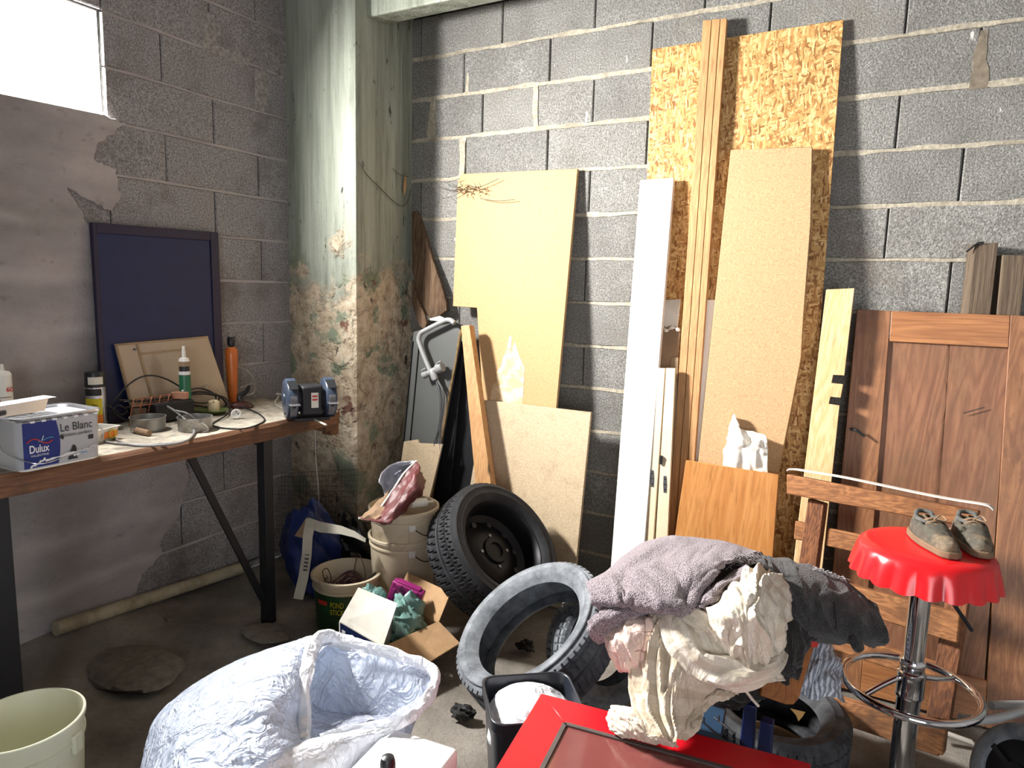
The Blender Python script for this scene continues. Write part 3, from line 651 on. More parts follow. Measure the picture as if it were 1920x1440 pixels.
q = P(1597, 805); MB().tube([q, q-P.n*.02, P(1606, 806)-P.n*.024, P(1622, 818)-P.n*.022], [.005, .005, .005, .004], 8).build('iron_pin', M_blackm, dr)
MB().bar(P(1806, 775)-P.n*.0004-P.n*.0, P(1846, 764), .0015, .003).build('scratch', M_darkp, dr)
# two posts behind the door
for i, (pts, zz) in enumerate((((1829, 458, 1873, 455, 1858, 585), -.072), ((1880, 478, 1925, 478, 1915, 588), -.068))):
    P_ = Lean(zz, 1.62, -.13); a = P_(pts[0], pts[1]); b = P_(pts[2], pts[3]); c_ = P_(pts[4], pts[5])
    dn = (c_-b); lo = b+dn*((.006-b.z)/dn.z); lo2 = a+dn*((.006-a.z)/dn.z)
    MB_ = MB().prism([a, b, lo, lo2], P_.n*.05+Vector((-.02, 0, 0)))
    tag(MB_.build('rough_post', M_greywood, bevel=.003), ('square grey timber post behind the door, with bent wire on top', 'square grey timber post behind the door at the frame edge')[i], 'post')
pts = [Lean(-.076, 1.62, -.13)(*p) for p in ((1812, 472), (1822, 464), (1834, 456), (1845, 455))]
tag(MB().tube(spline(pts, 10), .004, 6).build('bent_wire', M_blackm, smooth=True), 'short bent black wire on top of the grey post', 'wire')
# leaning wood post on the left
P = Lean(-.21, 1.27, -.41)
leanb('wooden_batten', P, [(864, 611), (880, 609)], [(893, 925), (924, 930)], .045, M_slat, 'square pinewood batten leaning between dark panels and pale fibreboard', 'batten', bevel=.002)
# dark panels, grey panel, fibreboard offcut
P = Lean(-.055, 1.30, -.16)
leanb('black_board', P, [(815, 640), (885, 640)], [(810, 930), (888, 930)], .022, M_blackm, 'tall black panel standing behind the grey panel', 'panel')
leanb('black_gilt_board', Lean(-.10, 1.2, -.20), [(846, 668), (868, 662)], [(822, 900), (846, 900)], .018, M_black, 'narrow black panel with gilt edge right of the grey panel', 'panel')
P = Lean(-.13, 1.29, -.24)
gp = thing('grey_cupboard_panel', 'dark grey painted panel with worn gilt edge hanging a mixer tap', 'panel')
board(P, [(775, 622), (852, 604), (866, 610)], [(757, 835), (826, 835)], .020).build('panel', M_greyp, gp, bevel=.002)
a, b = P(866, 612), P(826, 835); b = toz(a, b, .02)
pts = [a.lerp(b, i/20)+Vector((rnd.uniform(-.002, .002), 0, 0))-P.n*.001 for i in range(21)]
MB().tube(pts, [.005+.002*rnd.random() for _ in pts], 6).build('gilt_edge', M_gold, gp, smooth=True)
for x0, x1 in ((775, 757), (787, 769)):
    a, b = P(x0, 640), P(x1, 835); MB().bar(a-P.n*.002, toz(a, b, .02)-P.n*.002, .006, .006).build('groove_bead', M_blackm, gp)
leanb('fibreboard_offcut', Lean(-.235, .62, -.30), [(757, 828), (783, 824), (786, 831), (829, 833)], [(747, 900), (806, 930)], .014, M_mdf2, 'small tan fibreboard offcut standing below the mixer tap', 'board')
P_ = Lean(-.24, .62, -.305)
# mixer tap hanging from the grey panel
P = Lean(-.17, 1.29, -.28)
tp = thing('mixer_tap', 'grey swan neck mixer tap hung on the dark grey panel with two hoses', 'tap')
sp = [P(*p) for p in ((852, 606), (846, 601), (838, 600), (828, 604), (798, 619), (789, 625), (785, 636), (788, 648), (797, 672), (808, 698))]
MB().tube(spline(sp, 40), .0125, 12).build('spout', M_galv, tp, smooth=True)
c_ = P(811, 696); ax = (P(834, 684)-P(788, 705)).normalized()
MB().lathe([(0, -.062), (.017, -.062), (.019, -.058), (.019, -.030), (.016, -.028), (.016, .028), (.023, .030), (.026, .036), (.026, .064), (.022, .068), (0, .068)], c_, ax, 20).build('valve_body', M_galv, tp, smooth=True)
dn = (P(818, 716)-c_).normalized()
MB().lathe([(0, -.01), (.016, -.01), (.019, .0), (.019, .04), (.015, .048), (0, .048)], c_, dn, 18).build('tap_base', M_galv, tp, smooth=True)
for s_, px in ((-.05, 0), (.05, 0)):
    q = c_+ax*s_-P.n*.02; MB().bar(q-dn*.022, q-dn*.024+ax*.03, .006, .010, P.n).build('lever', M_galv, tp, bevel=.002)
for pts in (((818, 714), (825, 735), (827, 770), (824, 800), (818, 824)), ((821, 713), (831, 735), (830, 770), (825, 800), (826, 832))):
    L = [P(*p) for p in pts]; MB().tube(spline(L, 20), .0062, 8).build('hose', M_steel, tp, smooth=True)
    MB().tube([L[-1], L[-1]+(L[-1]-L[-2]).normalized()*.035], .0085, 6).build('hose_nut', M_steel, tp, smooth=True)
# rotten planks at the corner
P = Lean(-.03, 1.9, -.16)
o_ = [P(*p) for p in ((772, 398), (779, 394), (786, 404), (797, 440), (812, 490), (826, 530), (836, 566), (837, 582), (824, 592), (806, 597), (795, 585), (782, 552), (772, 505))]
tag(MB().prism(o_, P.n*.022).build('rotten_plank', M_rotten, bevel=.003), 'rotten brown plank with rounded lower end, propped in the pillar corner', 'plank')
P = Lean(-.075, 1.6, -.20)
o_ = [P(*p) for p in ((772, 524), (782, 560), (796, 590), (800, 606), (796, 618), (786, 612), (772, 572))]
tag(MB().prism(o_, P.n*.018).build('rotten_plank', M_rotten, bevel=.003), 'shorter split plank under the rotten one, above the grey panel', 'plank')
P = Lean(-.06, 1.42, -.16)
tag(MB().prism([P(*p) for p in ((800, 590), (815, 588), (832, 596), (828, 603), (812, 601), (800, 600))], P.n*.01).build('paper_scrap', M_paper), 'small white paper scrap below the rotten plank', 'scrap')
# twigs and cobweb on the fibreboard corner
P = Lean(-.055, 2.02, -.25)
tw = thing('dry_twig_tuft', 'tuft of dry brown twigs and cobweb caught on the notched fibreboard top', 'twigs'); r_ = random.Random(4)
for i in range(26):
    a = P(858+r_.uniform(0, 45), 352+r_.uniform(-4, 14))-P.n*.004; dx, dy = r_.uniform(-30, 35), r_.uniform(-22, 18)
    b = a+C_RIGHT*dx*.0016-C_UP*dy*.0016+Vector((0, -.01, 0)); mid = a.lerp(b, .5)+Vector((r_.uniform(-.006, .006), 0, r_.uniform(-.006, .006)))
    MB().tube(spline([a, mid, b], 6), [.0022, .002, .0018, .0014, .0011, .0007], 5).build('twig', M_twig, tw)
for (p, q_) in (((812, 346), (868, 357)), ((828, 372), (868, 357)), ((868, 357), (935, 335)), ((900, 372), (965, 374)), ((820, 340), (862, 335))):
    MB().tube(spline([P(*p), P((p[0]+q_[0])/2, (p[1]+q_[1])/2+4), P(*q_)], 8), .0016, 5).build('strand', M_twine, tw)
r_ = random.Random(9)
cb = thing('cobweb_strand', 'sagging dark cobweb strand across the pillar face', 'cobweb')
pts = [onx(p[0], p[1], PX+.012) for p in ((673, 305), (690, 330), (712, 352), (735, 375), (750, 386), (760, 384), (766, 374), (770, 355))]
MB().tube(spline(pts, 30), .0022, 5).build('strand', M_twine, cb)
pts = [onx(p[0], p[1], PX+.012) for p in ((736, 316), (748, 326), (766, 332))]; MB().tube(spline(pts, 10), .0015, 5).build('strand', M_twine, cb)
MB().lathe([(0, -.05), (.006, -.03), (.008, 0), (.005, .04), (0, .055)], onx(759, 348, PX+.012), (0, .1, 1), 8).build('dead_leaf', M_slat, cb, smooth=True)

# ------------------------------------------------------------------ reclaimed timber frame
FO = onplane(1490, 905, Vector((0, -.46, 0)), Vector((0, 1, 0)))
PF_ = Lean(-.44, .80, -.60, skew=-.18); PF_.p = Vector((2.45, -.58, 0))
fr_ = thing('timber_frame', 'rough reclaimed timber frame of posts and rails leaning behind the stool', 'frame')
def fbar(name, pts, t, mt, off=0.0, bev=.004):
    MB().prism([PF_(*p)-PF_.n*off for p in pts], PF_.n*t).build(name, mt, fr_, bevel=bev, seg=2)
fbar('rail', ((1480, 889), (1838, 958), (1830, 988), (1800, 984), (1480, 926)), .05, M_oldx, .03)
fbar('rail', ((1487, 977), (1516, 984), (1512, 1016), (1484, 1012)), .03, M_oldx, -.02)
fbar('rail', ((1547, 990), (1830, 1052), (1824, 1086), (1544, 1024)), .03, M_oldx, -.02)
fbar('rail', ((1500, 1070), (1803, 1148), (1798, 1204), (1500, 1112)), .04, M_oldx, .03)
fbar('rail', ((1500, 1166), (1790, 1258), (1784, 1298), (1500, 1200)), .03, M_oldx, -.02)
fbar('rail', ((1560, 1300), (1772, 1362), (1764, 1414), (1560, 1346)), .04, M_oldx, .03)
fbar('post', ((1515, 934), (1546, 944), (1506, 1250), (1470, 1240)), .045, M_oldz)
fbar('post', ((1795, 985), (1838, 990), (1782, 1352), (1736, 1345)), .045, M_oldz)
fbar('foot_block', ((1722, 1338), (1778, 1355), (1772, 1412), (1716, 1395)), .05, M_oldx, .03)
fbar('foot_block', ((1470, 1240), (1506, 1250), (1500, 1300), (1466, 1292)), .05, M_oldx, .0)
a = PF_(1480, 886)-PF_.n*.01; b = PF_(1864, 957)-PF_.n*.01
pts = [a+C_UP*.004, a.lerp(b, .02)+C_UP*.012]+[a.lerp(b, t)+C_UP*(.012+.004*math.sin(t*6)) for t in (.1, .3, .5, .7, .85, .97)]+[b]
mb = MB(); sp = spline(pts, 30)
for p in sp: mb.v += [p-PF_.n*.02, p-PF_.n*.02+C_UP*.004, p+PF_.n*.03+C_UP*.006, p+PF_.n*.03+C_UP*.002]
mb.f = [(i*4+k, i*4+4+k, i*4+4+(k+1) % 4, i*4+(k+1) % 4) for i in range(29) for k in range(4)]+[(0, 1, 2, 3), (119, 118, 117, 116)]
tag(mb.build('flat_white_strip', M_flat, smooth=True), 'thin white strip lying along the top rail of the timber frame', 'strip')
# ------------------------------------------------------------------ workbench
BZ = .88
def bz(px, py, z=0.0):
    p = onz(px, py, BZ+z)
    return p if p.x > .17 else onx(px, py, .17)
def place(px, top, x):
    p = onx(px, top, x); return Vector((x, p.y, BZ)), p.z-BZ
wbn = thing('workbench', 'long dusty workbench of planks on black steel legs along the left wall', 'workbench')
e0, e1 = Vector((.56, -.665, BZ)), Vector((.535, -3.2, BZ)); mid = .30
def plank(xa0, xa1, xb0, xb1, z1, mt, name, t=.055):
    n = 34; mb = MB(); vs = []
    for i in range(n+1):
        f_ = i/n; y = -.665-2.5*f_; w = fbm(np.array([y*5.]), np.array([3.3]), 8, 3)[0]*.010
        bow = .035*math.sin(math.pi*min(1, f_*1.5))
        a = xa0+(xa1-xa0)*f_; b = xb0+(xb1-xb0)*f_+(w+bow if xb0 > .4 else 0)
        vs += [(a, y, z1-t), (b+.004, y, z1-t), (b, y, z1), (a, y, z1)]
    mb.add(vs, [(i*4+k, i*4+(k+1) % 4, i*4+4+(k+1) % 4, i*4+4+k) for i in range(n) for k in range(4)]+[(0, 3, 2, 1), (n*4, n*4+1, n*4+2, n*4+3)])
    return mb.build(name, mt, wbn, bevel=.003, seg=1)
plank(.022, .022, .285, .275, BZ, M_benchtop, 'plank', .05); plank(.292, .282, .545, .52, BZ, M_benchtop, 'plank', .05)
pe = MB(); n = 60; vs = []
for i in range(n+1):
    f_ = i/n; y = -.662-2.5*f_; w = fbm(np.array([y*5.]), np.array([3.3]), 8, 3)[0]*.010; bow = .035*math.sin(math.pi*min(1, f_*1.5)); b = .546+(.521-.546)*f_+w+bow
    g_ = fbm(np.array([y*9.]), np.array([1.3]), 5, 3)[0]
    vs += [(b, y, BZ-.068), (b+.016, y, BZ-.066), (b+.018, y, BZ-.012+g_*.006), (b+.006+g_*.004, y, BZ+.0015), (b-.004, y, BZ+.0012)]
pe.add(vs, [(i*5+k, i*5+(k+1) % 5, i*5+5+(k+1) % 5, i*5+5+k) for i in range(n) for k in range(5)]+[(0, 4, 3, 2, 1), (n*5, n*5+1, n*5+2, n*5+3, n*5+4)])
pe.build('front_edge_beam', M_bench, wbn)
MB().box((.285, -.70, BZ-.075), (.52, .07, .045)).build('cross_beam', M_bench, wbn, bevel=.003)
MB().box((.50, -.66, BZ-.09), (.06, .05, .07)).build('support_block', M_bench, wbn, bevel=.004)
LA = onx(500, 1010, .52); LA.x = .54
MB().box((LA.x-.02, LA.y-.0, (BZ-.07)/2), (.045, .045, BZ-.07)).build('leg', M_blackm, wbn, bevel=.002)
MB().bar((LA.x-.02, LA.y, BZ-.085), (.05, LA.y+.02, BZ-.085), .04, .03).build('leg_crossbar', M_blackm, wbn, bevel=.002)
a = onx(358, 848, LA.x-.01); MB().bar((LA.x-.02, LA.y-.03, .12), (LA.x-.03, a.y, BZ-.055), .028, .012, (1, 0, 0)).build('brace', M_blackm, wbn, bevel=.001)
LB = onx(4, 1150, .50); MB().box((.50, LB.y, (BZ-.06)/2), (.05, .06, BZ-.06)).build('leg', M_blackm, wbn, bevel=.002)

# things leaning on the left wall above the bench
class LeanX:
    def __init__(s, xt, zt, xb, zb): s.p = Vector((xb, 0, zb)); d = Vector((xt-xb, 0, zt-zb)); s.n = Vector((-d.z, 0, d.x)).normalized()
    def __call__(s, px, py): return onplane(px, py, s.p, s.n)
P = LeanX(.03, 1.72, .10, BZ)
bp = thing('blue_cupboard_door', 'dark navy framed cupboard door leaning on the left wall above the bench', 'door')
t0, t1 = P(171, 417), P(408, 436); l0, l1 = toz(t0, P(188, 700), BZ+.004), toz(t1, P(419, 735), BZ+.004)
def inset(a, b, c, d, x0, x1, y0, y1):
    f2 = lambda u, v: (a.lerp(b, u)).lerp(d.lerp(c, u), v)
    return [f2(x0, y0), f2(x1, y0), f2(x1, y1), f2(x0, y1)]
MB().prism(inset(t0, t1, l1, l0, .02, .97, .03, .98), P.n*.014).build('centre_panel', M_navy, bp)
for x0, x1, y0, y1 in ((0, .03, 0, 1), (.925, 1, 0, 1), (.03, .925, 0, .05), (.03, .925, .94, 1)):
    MB().prism([p-P.n*.006 for p in inset(t0, t1, l1, l0, x0, x1, y0, y1)], P.n*.022).build('frame_strip', M_navyf, bp, bevel=.002)
P = LeanX(.085, 1.2, .135, BZ)
gp2 = thing('dusty_glass_panel', 'beige dusty reflective panel leaning on the navy cupboard door', 'panel')
t0, t1 = P(215, 645), P(389, 630); l0, l1 = toz(t0, P(238, 735), BZ+.004), toz(t1, P(424, 735), BZ+.004)
MB().prism([t0, t1, l1, l0], P.n*.006).build('sheet', M_sheen, gp2)
for q_ in (inset(t0, t1, l1, l0, .0, 1, 0, .025), inset(t0, t1, l1, l0, .20, .225, .02, 1), inset(t0, t1, l1, l0, 0, .02, .02, 1), inset(t0, t1, l1, l0, .22, .72, .14, .165)):
    MB().prism([p-P.n*.003 for p in q_], P.n*.003).build('bead', M_board, gp2)
q = P(252, 655); MB().lathe([(0, 0), (.005, 0), (.004, .008), (0, .010)], q, -P.n, 10).build('peg', M_steel, gp2)

# ------------------------------------------------------------------ things on the bench
def can(t, base, r, h, parts, seg=28):
    for name, mt, z0, z1, k, prof in parts:
        pr = prof or [(0, z0), (r*k, z0), (r*k, z1), (0, z1)]
        MB().lathe(pr, base, (0, 0, 1), seg).build(name, mt, t, smooth=True)
# paint tub
pb = thing('paint_bucket', 'rectangular white and blue paint tub with wire handle at bench front left', 'bucket')
c0, c1 = bz(40, 887), bz(192, 856); xd = (c1-c0); Lx = xd.length; xd.normalize(); yd = Vector((-xd.y, xd.x, 0)); 
if yd.dot(H_FWD) < 0: yd = -yd
Ly = .185; hb = .150
def rrect(x0, x1, y0, y1, r, z, n=6):
    o = []
    for cx, cy_, a in ((x1-r, y0+r, -90), (x1-r, y1-r, 0), (x0+r, y1-r, 90), (x0+r, y0+r, 180)):
        for k in range(n+1):
            t = math.radians(a+90*k/n); o.append(c0+xd*(cx+r*math.cos(t))+yd*(cy_+r*math.sin(t))+UP*z)
    return o
def loft(rings, name, mt, t, capb=True, capt=True, **kw):
    mb = MB(); n = len(rings[0]); [mb.v.extend(r) for r in rings]
    mb.f = [(i*n+k, i*n+(k+1) % n, i*n+n+(k+1) % n, i*n+n+k) for i in range(len(rings)-1) for k in range(n)]
    if capb: mb.f.append(tuple(range(n-1, -1, -1)))
    if capt: mb.f.append(tuple((len(rings)-1)*n+k for k in range(n)))
    return mb.build(name, mt, t, **kw)
R_ = lambda g, z, r=.03: rrect(-.0-g, Lx+g, -g, Ly+g, r, z)
loft([R_(.0, .004), R_(.004, hb)], 'tub_body', M_silverl, pb, smooth=True)
loft([R_(.002, 0), R_(.002, .005)], 'bottom_rim', M_whitepl, pb, smooth=True)
loft([R_(.006, hb-.003), R_(.010, hb+.003), R_(.008, hb+.008), R_(.0, hb+.009), R_(-.012, hb+.001), R_(-.014, hb-.002)], 'lid', M_tin, pb, smooth=True)
fn = -yd; zv = UP
def face(x, z, off=.0016): return c0+xd*x+UP*z-yd*(off+.004*z/hb)
def facerect(name, x0, x1, z0, z1, mt, off=.0012, curve=None):
    n = 8; mb = MB(); vs = []
    for i in range(n+1):
        z = z0+(z1-z0)*i/n; dx = (curve(i/n) if curve else 0); vs += [face(x0, z, off), face(x1+dx, z, off)]
    mb.add(vs, [(2*i, 2*i+1, 2*i+3, 2*i+2) for i in range(n)]); return mb.build(name, mt, pb)
facerect('blue_label_panel', .008, Lx*.40, .008, hb-.006, M_bluep, .0012, lambda t: .010*math.sin(math.pi*t*.9+.3)+.006)
text(pb, 'label_lettering', 'Le Blanc', M_darkp, face(Lx*.475, .103, .0022), xd, zv, .025, width=Lx*.40)
text(pb, 'label_lettering', 'Finition parfaite', M_darkp, face(Lx*.49, .083, .0022), xd, zv, .013, width=Lx*.38, shear=.2)
text(pb, 'label_lettering', 'Dulux', M_whitep, face(Lx*.10, .052, .0030), xd, zv, .024, width=Lx*.23, bold=.02)
text(pb, 'label_lettering', 'VALENTINE', M_whitep, face(Lx*.11, .041, .0030), xd, zv, .006, width=Lx*.21)
sw = [face(Lx*(.07+.30*t), .086+.009*math.sin(t*6.0), .0032) for t in np.linspace(0, 1, 12)]
MB().tube(sw, .0018, 5).build('label_wave', M_redp, pb)
sw = [face(Lx*(.20+.18*t), .089-.004*math.cos(t*4), .0034) for t in np.linspace(0, 1, 10)]; MB().tube(sw, .0016, 5).build('label_wave', M_bluel, pb)
dog = [(.55, .012), (.68, .012), (.655, .022), (.655, .035), (.665, .044), (.645, .056), (.615, .057), (.60, .046), (.585, .040), (.57, .028)]
MB().prism([face(Lx*x, z, .0020) for x, z in dog], -yd*.0003).build('label_animal', M_darkp, pb)
MB().prism([face(Lx*x, z, .0020) for x, z in ((.46, .086), (.50, .078), (.515, .086), (.50, .092), (.475, .096))], -yd*.0003).build('label_animal_head', M_darkp, pb)
facerect('label_square', Lx*.82, Lx*.885, .066, .080, M_darkp, .0020); facerect('label_square', Lx*.72, Lx*.80, .026, .037, M_bluel, .0020)
for k, (x, z, a_, b_) in enumerate(((.10, .012, .28, .030), (.28, .026, .74, .034), (.62, .024, .80, .036), (.78, .034, .92, .044), (.24, .084, .27, .102))):
    r_ = random.Random(k+3); p_ = []
    for i in range(12): p_.append(face(Lx*(x+(a_-x)*i/11), z+(b_-z)*i/11+r_.uniform(0, .006), .0026))
    for i in range(11, -1, -1): p_.append(face(Lx*(x+(a_-x)*i/11), z+(b_-z)*i/11-r_.uniform(.001, .007), .0026))
    MB().prism(p_, -yd*.0004).build('paint_drip', M_whitep, pb)
for k in range(7): MB().bar(face(Lx*(.12+.13*k), hb-.004, .004), face(Lx*(.17+.13*k), hb-.004, .004), .004, .006).build('lid_clip', M_whitep, pb)
sd = c0+yd*(Ly*.55); hp = [sd-xd*.010+UP*(hb-.025), sd-xd*.016+UP*.06-yd*.05, c0+xd*.03-yd*.030+UP*.026, c0+xd*(Lx*.5)-yd*.022+UP*.030, c0+xd*(Lx*.85)-yd*.020+UP*.044, c0+xd*(Lx+.020)+UP*.075+yd*.02, sd+xd*(Lx+.012)+UP*(hb-.025)]
MB().tube(spline(hp, 40), .0018, 6).build('wire_handle', M_tin, pb, smooth=True)
for s_ in (-.006, Lx+.006): MB().lathe([(0, -.004), (.009, -.004), (.007, .004), (0, .004)], sd+xd*s_+UP*(hb-.025), xd, 12).build('handle_lug', M_whitepl, pb)
# paint scraper grid on the tub
pg = thing('paint_grid', 'white perforated folded metal paint grid lying on the paint tub lid', 'paint grid')
g0 = c0+UP*(hb+.012)-xd*.06+yd*.04; gd = (xd*.99+yd*.12).normalized(); gw = Vector((-gd.y, gd.x, 0))
mb = MB(); N_ = 9; top = .030
for i in range(N_):
    for j in range(3):
        pass
gp_ = lambda x, y, z: g0+gd*x+gw*y+UP*z
holes = []
nx_, ny_ = 19, 7
for j in range(ny_+1):
    for i in range(nx_+1): mb.v.append(gp_(.215*i/nx_, .058*j/ny_+.012, top+.006*i/nx_))
for j in range(ny_):
    for i in range(nx_):
        if not (i % 2 == 1 and j % 2 == 1): mb.f.append((j*(nx_+1)+i, j*(nx_+1)+i+1, (j+1)*(nx_+1)+i+1, (j+1)*(nx_+1)+i))
mb.build('perforated_plate', M_whitep, pg, solid=.0015)
MB().prism([gp_(.0, .012, top), gp_(.0, .004, 0), gp_(.17, .004, 0), gp_(.19, .012, top+.004)], gw*.0015).build('folded_side', M_tin, pg)
MB().prism([gp_(.0, .070, top), gp_(.0, .078, 0), gp_(.17, .078, 0), gp_(.19, .070, top+.004)], gw*.0015).build('folded_side', M_tin, pg)
MB().box(gp_(.02, .0, .014), (.07, .012, .016), Matrix((gd, gw, UP)).transposed()).build('grip', M_black, pg, bevel=.005)
# white plastic tub with orange label
wt = thing('plastic_tub', 'small white plastic tub with orange label right of the paint tub', 'tub')
q0, q1 = bz(196, 829), bz(222, 822); ud = (q1-q0).normalized(); vd = Vector((-ud.y, ud.x, 0)); vd = vd if vd.dot(H_FWD) > 0 else -vd
o_ = q1
def tr(g, z): return [o_+ud*(-.10-g)+vd*(-g)+UP*z, o_+ud*g+vd*(-g)+UP*z, o_+ud*g+vd*(.075+g)+UP*z, o_+ud*(-.10-g)+vd*(.075+g)+UP*z]
loft([tr(-.006, 0), tr(.002, .045), tr(.007, .0455), tr(.007, .049), tr(.0, .049), tr(-.008, .006)], 'tub_body', M_whitepl, wt, bevel=.002)
MB().prism([o_+ud*(-.07)-vd*.0025+UP*.012, o_+ud*(-.006)-vd*.0015+UP*.012, o_+ud*(-.006)-vd*.0035+UP*.034, o_+ud*(-.07)-vd*.0035+UP*.034], -vd*.0004).build('label', M_orangep, wt)
MB().lathe([(.012, -.0005), (.016, -.0005), (.016, .0005), (.012, .0005)], o_+ud*(-.03)-vd*.0042+UP*.024, vd, 20).build('label_ring', M_yellow, wt)
# spray can
b, hh = place(177, 697, .16); sc_ = thing('spray_can', 'spray paint can with black cap and yellow label left of navy door', 'can')
rr = .034; K = hh/.158
can(sc_, b, rr, .2, (('can_body', M_tin, .004, .118*K, 1, None), ('bottom_ring', M_steel, 0, .005, 1.03, None), ('cap', M_black, 0, 0, 1, [(0, .118*K), (rr*1.02, .118*K), (rr*1.0, .154*K), (rr*.94, .158*K), (0, .158*K)])))
cd = (EYE-b); ca = math.atan2(cd.y, cd.x)
def wrap(t, name, base, r, z0, z1, a0, a1, mt): MB().lathe([(r, z0), (r, z1)], base, (0, 0, 1), 14, ca+a0, ca+a1, ref=(1, 0, 0)).build(name, mt, t, smooth=True)
wrap(sc_, 'label_band', b, rr+.0006, .045*K, .088*K, -1.3, .6, M_yellow); wrap(sc_, 'label_band', b, rr+.0006, .006, .045*K, -1.3, .6, M_orangep); wrap(sc_, 'label_band', b, rr+.0006, .096*K, .114*K, -1.3, .6, M_darkp)
wrap(sc_, 'cap_label', b, rr*1.02+.0006, .126*K, .146*K, -.7, .8, M_cardw)
f3 = Vector((math.cos(ca-.35), math.sin(ca-.35), 0)); s3 = Vector((-f3.y, f3.x, 0))
text(sc_, 'label_lettering', 'AL 7021', M_darkp, b+f3*(rr+.0015)-s3*.018+UP*.066*K, s3, UP, .010, width=.036)
# cartridge at the left edge, green tube
b, hh = place(2, 683, .14); K = hh/.19; ct = thing('sealant_cartridge', 'white cartridge with red number at the far left of the bench', 'cartridge')
can(ct, b, .027, .2, (('tube', M_whitepl, 0, .165*K, 1, None), ('end_cap', M_whitepl, .165, .19, 1, [(0, .165*K), (.027, .165*K), (.022, .172*K), (.008, .175*K), (.006, .19*K), (0, .19*K)])))
cd = (EYE-b); ca = math.atan2(cd.y, cd.x); f3 = Vector((math.cos(ca+.25), math.sin(ca+.25), 0)); s3 = Vector((-f3.y, f3.x, 0))
text(ct, 'number_lettering', '60', M_redp, b+f3*.0282+s3*.002+UP*.126*K, s3, UP, .016, width=.020, bold=.02)
for z_ in (.112, .10, .07, .06): wrap(ct, 'label_line', b, .0276, z_*K, z_*K+.003, -.5, .9, M_kraft)
wrap(ct, 'label_band', b, .0275, .03*K, .11*K, -.9, -.35, M_redp)
b, hh = place(344, 649, .20); K = hh/.196; gt = thing('green_sealant_tube', 'green and white sealant tube standing before the beige panel', 'tube')
can(gt, b, .022, .2, (('tube', M_board, 0, .155*K, 1, None), ('nozzle', M_whitepl, .155, .2, 1, [(0, .155*K), (.022, .155*K), (.018, .163*K), (.008, .166*K), (.008, .180*K), (.005, .196*K), (0, .196*K)])))
cd = (EYE-b); ca = math.atan2(cd.y, cd.x); wrap(gt, 'label_band', b, .0226, .03, .118*K, -1.4, 1.4, M_greenl); wrap(gt, 'label_band', b, .0226, .119*K, .128*K, -1.4, 1.4, M_whitep); wrap(gt, 'label_band', b, .0226, .129*K, .142*K, -1.0, 1.0, M_darkp)
f3 = Vector((math.cos(ca), math.sin(ca), 0)); s3 = Vector((-f3.y, f3.x, 0))
for k in range(7): MB().box(b+f3*.0228-s3*.010+UP*(.045+.012*k), (.006, .006, .006)).build('label_letter', M_whitep, gt)
# orange flask with black stopper, brown stand, wire loops
b, hh = place(433, 632, .10); K = hh/.208; of = thing('orange_flask', 'slim orange flask with black stopper by the navy door corner', 'flask')
can(of, b, .02, .2, (('flask_body', M_orange, 0, .17, 1, [(0, 0), (.018, 0), (.019, .004), (.028, .150*K), (.028, .168*K), (.018, .178*K), (0, .178*K)]), ('stopper', M_black, .17, .21, 1, [(0, .178*K), (.011, .178*K), (.017, .186*K), (.018, .200*K), (.011, .208*K), (0, .208*K)])))
for s_ in (-.011, .011): MB().lathe([(0, -.006), (.006, -.004), (.006, .004), (0, .006)], b+Vector((s_*cy, s_*sy, .206*K)), (0, 0, 1), 10).build('stopper_ear', M_black, of, smooth=True)
b = Vector((.19, onx(452, 752, .19).y, BZ)); bs = thing('brown_tool_stand', 'dark brown lacquered tool foot lying beside the orange flask', 'tool')
MB().lathe([(0, 0), (.042, 0), (.044, .006), (.036, .02), (.016, .03), (0, .032)], b, (0, 0, 1), 24, rfun=lambda j, k, a, r, h: (r*(1+.25*math.cos(2*a)), h)).build('foot', M_brown, bs, smooth=True)
MB().tube(spline([b+UP*.022, b+Vector((-.02, .01, .05)), b+Vector((.005, .03, .075)), b+Vector((.02, .03, .10))], 14), [.012, .013, .014, .013, .013, .012, .011, .011, .010, .010, .009, .008, .007, .006], 10).build('curved_arm', M_black, bs, smooth=True)
wl_ = thing('wire_hanger', 'thin pale wire hanger looped round the orange flask', 'hanger')
q = lambda px, py, d=0: onx(px, py, .06+.1*(py > 725))
MB().tube(spline([q(384, 728), (q(402, 712)), q(425, 695), q(445, 688), q(466, 697), q(477, 716), q(476, 735), q(462, 742)], 30), .0022, 6).build('wire', M_cablew, wl_, smooth=True)
MB().tube(spline([q(450, 727), q(474, 718)], 4), .002, 6).build('wire', M_cablew, wl_, smooth=True)
MB().tube(spline([q(384, 728), q(396, 724), q(408, 722), q(412, 734)], 12), .0022, 6).build('wire', M_cablew, wl_, smooth=True)
# aluminium rings tins
for i, (px, py, rx) in enumerate(((278, 806, .062), (366, 806, .062))):
    b = bz(px, py); b = b+Vector((-sy, cy, 0))*.0
    t_ = thing('cake_tin', ('left of two dull aluminium tins, under the cable loops', 'right of two dull aluminium tins, with a wire bail')[i], 'tin', 'aluminium tins on the bench')
    MB().lathe([(0, .002), (rx*.96, .0), (rx*.98, .004), (rx*.97, .010), (rx, .048), (rx*1.03, .050), (rx*1.03, .053), (rx*.985, .053), (rx*.95, .008), (0, .006)], b, (0, 0, 1), 48).build('tin_body', M_alu, t_, smooth=True)
    if i:
        a = math.radians(-20); q0 = b+Vector((rx*math.cos(a), rx*math.sin(a), .04))
        MB().tube(spline([q0, q0+C_RIGHT*.02+UP*-.012, q0+C_RIGHT*.03-UP*.03, q0+C_RIGHT*.006-UP*.038], 10), .0022, 6).build('wire_bail', M_cablew, t_, smooth=True)
